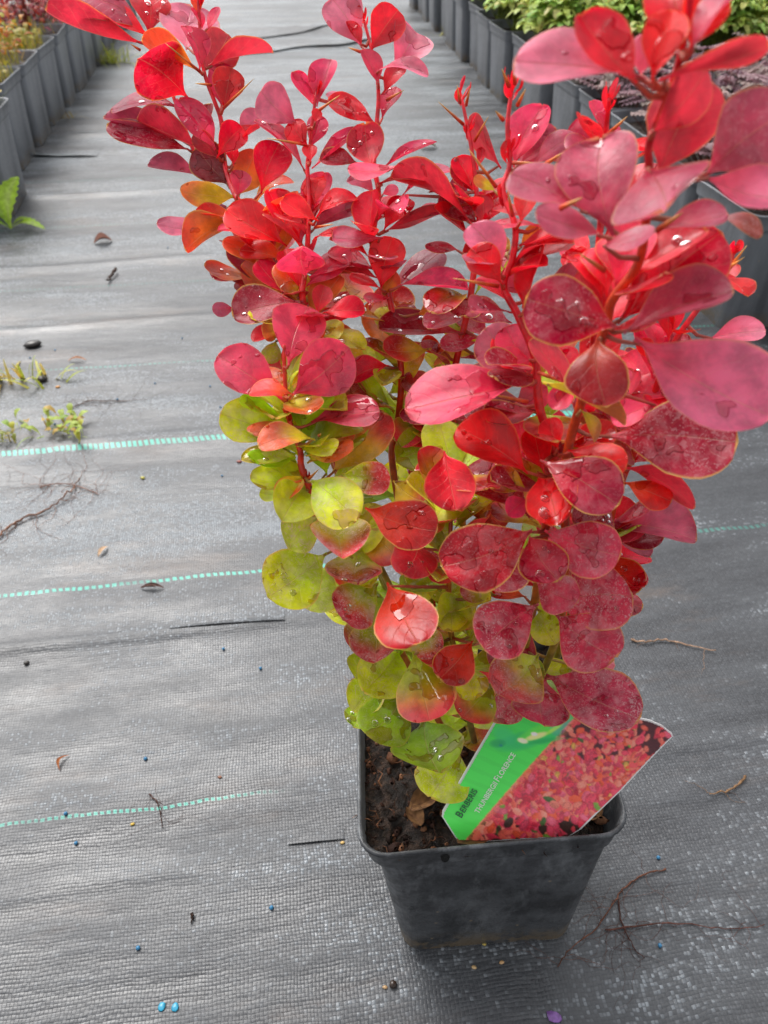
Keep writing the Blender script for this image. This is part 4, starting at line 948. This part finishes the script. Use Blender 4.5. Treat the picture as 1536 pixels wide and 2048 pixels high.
# broad leaved weed (toothed leaves)
p = ground_at(22, 458); p.z = 0; r_ = empty('dandelion', p); tag(r_, 'broad leaved green dandelion rooted at the left edge of the fabric', 'weed', 'weeds growing through the fabric')
def dleaf(dirx, L, wd, e, c):
    mb = MB(); d_ = dirv(dirx, e); side = d_.cross(Vector((0, 0, 1))).normalized(); up = side.cross(d_); rows = []; N_ = 16; rn = random.Random(int(L * 1e5))
    for i in range(N_ + 1):
        t = i / N_; ww = wd * .5 * (math.sin(math.pi * min(1, t * .85 + .12)) ** .8 * (.25 + .75 * sstep(.05, .6, t))) * (1.12 if i % 2 else .84)
        if i == N_: ww = .0004
        q = d_ * L * t + up * L * .16 * math.sin(t * 3.0) - Vector((0, 0, 1)) * .12 * L * t * t
        rows.append([mb.vert(q - side * ww + up * ww * .3, c), mb.vert(q - side * ww * .5 + up * ww * .08, c), mb.vert(q, mixc(c, (.5, .6, .2), .5)), mb.vert(q + side * ww * .5 + up * ww * .08, c), mb.vert(q + side * ww + up * ww * .3, c)])
    mb.grid(rows); mb.build('leaf', M_BLEAF, r_)
for a, L, wd, e, c in ((1.3, .095, .045, .95, 'a4c83c'), (-.15, .062, .024, .15, 'a4c83c'), (2.4, .06, .026, .8, '98c040'), (.35, .04, .016, .4, 'a8c848'), (3.3, .05, .02, .3, '8cb43c')): dleaf(a, L, wd, e, hexc(c))

def root_thing(name, pts, rad, c, label, cat, branches=0, seed=0, group=None, L=.02):
    rn = random.Random(seed); P = [ground_at(*q) for q in pts]
    for q in P: q.z = gz(q) + rad + .0004
    P = catmull(P, 6); P = [q + Vector((rn.gauss(0, rad * .5), rn.gauss(0, rad * .5), abs(rn.gauss(0, rad)))) for q in P]
    n_ = len(P); mb = MB(); cc = [mixc(hexc(c), hexc('2a1a14'), rn.random() * .5) for _ in P]
    mb.tube(P, [rad * (1 - .6 * i / n_) * rn.uniform(.75, 1.3) for i in range(n_)], cc, 6)
    for b_ in range(branches):
        i = rn.randrange(1, n_); q = P[i].copy(); a = rn.uniform(0, 6.28); pts_ = [q.copy()]
        for s in range(rn.randrange(5, 12)):
            a += rn.gauss(0, .5); q = q + Vector((math.cos(a), math.sin(a), 0)) * L * .2; q.z = gz(q) + rad * .3 + abs(rn.gauss(0, .0008)); pts_.append(q.copy())
        mb.tube(pts_, [rad * .22 * (1 - .7 * k / len(pts_)) for k in range(len(pts_))], mixc(hexc(c), hexc('4a2a20'), rn.random()), 4)
    org = P[0]; o = mb.build(name, M_MATTE, origin=org); tag(o, label, cat, group); return o
RG = 'dead roots and twigs on the fabric'
root_thing('root', [(1330,1740),(1290,1750),(1250,1775),(1225,1810),(1190,1860),(1140,1900),(1115,1935)], .00055, '6a4434', 'dark branching root on the fabric beside the right side of the front pot', 'root', 15, 1, RG, .024)
root_thing('root', [(1235,1800),(1245,1850),(1270,1900),(1290,1915)], .0005, '4a2c24', 'fine root strand curving down towards the blue granule right of the pot', 'root', 14, 2, RG, .02)
root_thing('root', [(1210,1862),(1300,1850),(1370,1848),(1450,1858),(1530,1850)], .0005, '5a3830', 'thin reddish root running to the right edge below the front pot', 'root', 14, 3, RG, .02)
root_thing('root', [(1262,1280),(1290,1285),(1330,1280),(1380,1292),(1430,1304)], .0009, 'a88870', 'pale brown twig on the fabric right of the shrub', 'twig', 3, 4, RG, .012)
root_thing('root', [(1490,1555),(1470,1578),(1440,1588),(1418,1592)], .0008, '8a6a4c', 'short bent tan twig near the right edge beside the plant label', 'twig', 3, 5, RG, .012)
root_thing('root', [(0,1075),(30,1050),(60,1035),(100,1020),(140,985),(160,960)], .0012, '86604c', 'thick reddish brown root at the left between the green threads', 'root', 14, 6, RG, .03)
root_thing('root', [(80,975),(120,968),(165,975),(200,990)], .0007, '946a58', 'tangle of hair roots above the thick brown root at the left', 'root', 26, 7, RG, .04)
root_thing('root', [(140,822),(180,805),(230,805),(300,800)], .0006, '5c4438', 'fine brown root trail right of the bushy weed', 'root', 22, 9, RG, .03)
root_thing('root', [(235,545),(222,560),(214,568)], .0022, '3c2a22', 'short dark twig on the fabric below the dead leaf tuft', 'twig', 0, 10, RG)
root_thing('root', [(386,1828),(384,1845)], .0009, '2a1c16', 'tiny dark splinter near the bottom of the fabric', 'twig', 0, 11, RG)
root_thing('root', [(300,1590),(315,1610),(325,1655)], .0005, '4a3028', 'thin reddish fibre beside the thinnest green thread', 'root', 8, 12, RG, .02)
def crumb(name, px, py, r, c, label, cat, group, flat=.8, n=9, mat=None, seed=0, squash=1):
    rn = random.Random(int(px * 7 + py)); p = ground_at(px, py); mb = MB(); rows = []
    for th in (.0, .5, 1.0, 1.57, 2.2, 2.7):
        rows.append([mb.vert((r * squash * max(.05, math.sin(th)) * math.cos(f) * rn.uniform(.85, 1.15), r * max(.05, math.sin(th)) * math.sin(f) * rn.uniform(.85, 1.15), r * flat * math.cos(th) + r * flat * .9), hexc(c)) for f in [2 * math.pi * k / n for k in range(n)]])
    mb.grid(list(reversed(rows)), 0, True); mb.face(tuple(rows[0])); mb.face(tuple(reversed(rows[-1])))
    o = mb.build(name, mat or M_STEM, origin=(0, 0, 0)); o.location = (p.x, p.y, gz(p)); o.rotation_euler = (0, 0, rn.uniform(-.4, .4)); tag(o, label, cat, group)
BL = 'blue fertiliser granules on the fabric'
for (px, py, lb) in ((1316,1716,'blue granule right of the pot, above the dark root'),(1320,1891,'blue granule right of the pot, below the dark root'),(447,1299,'blue granule left of the shrub, upper of two below the second green thread'),(521,1337,'blue granule left of the shrub, lower of two below the second green thread'),
        (291,1518,'blue granule above the thinnest green thread'),(132,1628,'blue granule touching the thinnest green thread'),(152,1686,'blue granule just below the thinnest green thread'),(276,1896,'blue granule in the lower left part of the fabric'),
        (543,1816,'blue granule between the pot and the lower left granule'),(364,676,'blue granule on the upper left fabric beside the shrub leaves'),(420,772,'blue granule beside the pink leaves, above the bold thread'),(441,816,'blue granule just above the bold green thread near the leaves'),
        (444,950,'blue granule just below the bold green thread'),(60,716,'blue granule above the left grass tuft'),(336,497,'pale blue granule far up the fabric left of the shrub'),(235,800,'teal granule beside the fine root trail'),(310,767,'dark blue granule above the fine root trail'),(110,850,'blue granule inside the bushy weed'),(110,700,'small teal granule above the grass tuft')):
    crumb('fertiliser_granule', px, py, .0011 + .0002 * (py > 1000), '2a6c94', lb, 'granule', BL)
for (px, py, lb) in ((323,2013,'left of two flat turquoise flakes at the bottom of the fabric'),(350,2014,'right of two flat turquoise flakes at the bottom of the fabric')):
    crumb('paint_flake', px, py, .0022, '3090b0', lb, 'flake', 'turquoise flakes on the fabric', .3)
crumb('paper_scrap', 1108, 2034, .0030, '80589a', 'small purple scrap at the bottom edge of the fabric', 'scrap', None, .35, squash=1.4)
crumb('soil_clod', 66, 691, .0075, '1c1614', 'dark soil clod on the fabric above the grass tuft', 'clod', 'dark crumbs on the fabric', .5, squash=1.5)
crumb('soil_clod', 786, 1970, .0022, '2a1c14', 'dark brown bark crumb on the fabric below the front pot', 'clod', 'dark crumbs on the fabric', .7)
crumb('soil_clod', 85, 762, .0048, '1c1410', 'dark soil clod at the root of the grass tuft', 'clod', 'dark crumbs on the fabric', .6, squash=1.3)
crumb('soil_clod', 54, 1328, .0020, '2a2420', 'small dark crumb at the left below the second green thread', 'clod', 'dark crumbs on the fabric', .6)
for (px, py, c, lb) in ((116,775,'d09040','orange brown petal scrap right of the grass tuft'),(265,1648,'c0a038','tiny yellow seed on the thinnest green thread'),(1003,1925,'c8a070','tan seed below the front pot, slightly right'),(968,1888,'b8a040','yellow seed at the bottom edge of the front pot'),
        (948,1935,'c8a878','pale seed below the front pot'),(285,955,'a8a040','tiny olive seed beneath the bold green thread'),(478,922,'884030','red brown seed scrap near the leaves under the bold thread'),(685,1686,'c0a060','small tan seed left of the pot rim'),(440,1555,'8a5c44','faint brown crumb above the thinnest thread'),(770,1975,'a88860','light crumb beside the bark crumb')):
    crumb('seed', px, py, .0010 if py > 1500 else .0018, c, lb, 'seed', 'seeds and crumbs on the fabric', .6, squash=1.5)
def dead_leaf(px, py, L, a, c, label, seed=0, curl=1.0, wd=.4):
    p = ground_at(px, py); mb = MB(); rows = []; rn = random.Random(seed)
    for i in range(9):
        t = i / 8; rw = []
        for j in range(5):
            u = -1 + j / 2; ww = math.sin(math.pi * (.06 + .9 * t)) * L * wd * .5; q = Vector((L * (t - .5), u * ww + curl * L * .25 * math.sin(t * 3.1), abs(u) * ww * .6 + .001 + abs(math.sin(t * 3.14)) * L * .15))
            rw.append(mb.vert(Matrix.Rotation(a, 3, 'Z') @ q, mixc(hexc(c), hexc('5a3828'), rn.random() * .3)))
        rows.append(rw)
    mb.grid(rows); o = mb.build('dead_leaf', M_MATTE, origin=(0, 0, 0)); o.location = (p.x, p.y, gz(p)); tag(o, label, 'dead leaf', 'dry leaf scraps on the fabric')
dead_leaf(207, 487, .028, .4, '7c5448', 'dry reddish brown leaf tuft far up the fabric at the left', 1, .3, .8)
dead_leaf(857, 297, .036, .2, 'c8b070', 'pale yellow fallen leaf far up the path behind the shrub', 2, .4, .6)
dead_leaf(130, 1526, .012, 1.3, '9a5c34', 'small orange brown curled leaf scrap at the left above the thinnest thread', 3, 1.4, .2)
dead_leaf(207, 1105, .014, 1.2, 'c8a888', 'pale tan leaf scrap between the bold and second green threads', 4, .2, .3)
dead_leaf(298, 1180, .012, .1, '3c2c28', 'dark thin leaf scrap by the second green thread', 5, .1, .3)
dead_leaf(155, 722, .022, .1, 'b07850', 'orange brown sliver right of the grass tuft', 6, .1, .2)
dead_leaf(306, 1180, .020, .0, '4a3430', 'dark brown sliver just below the second green thread', 7, .1, .2)
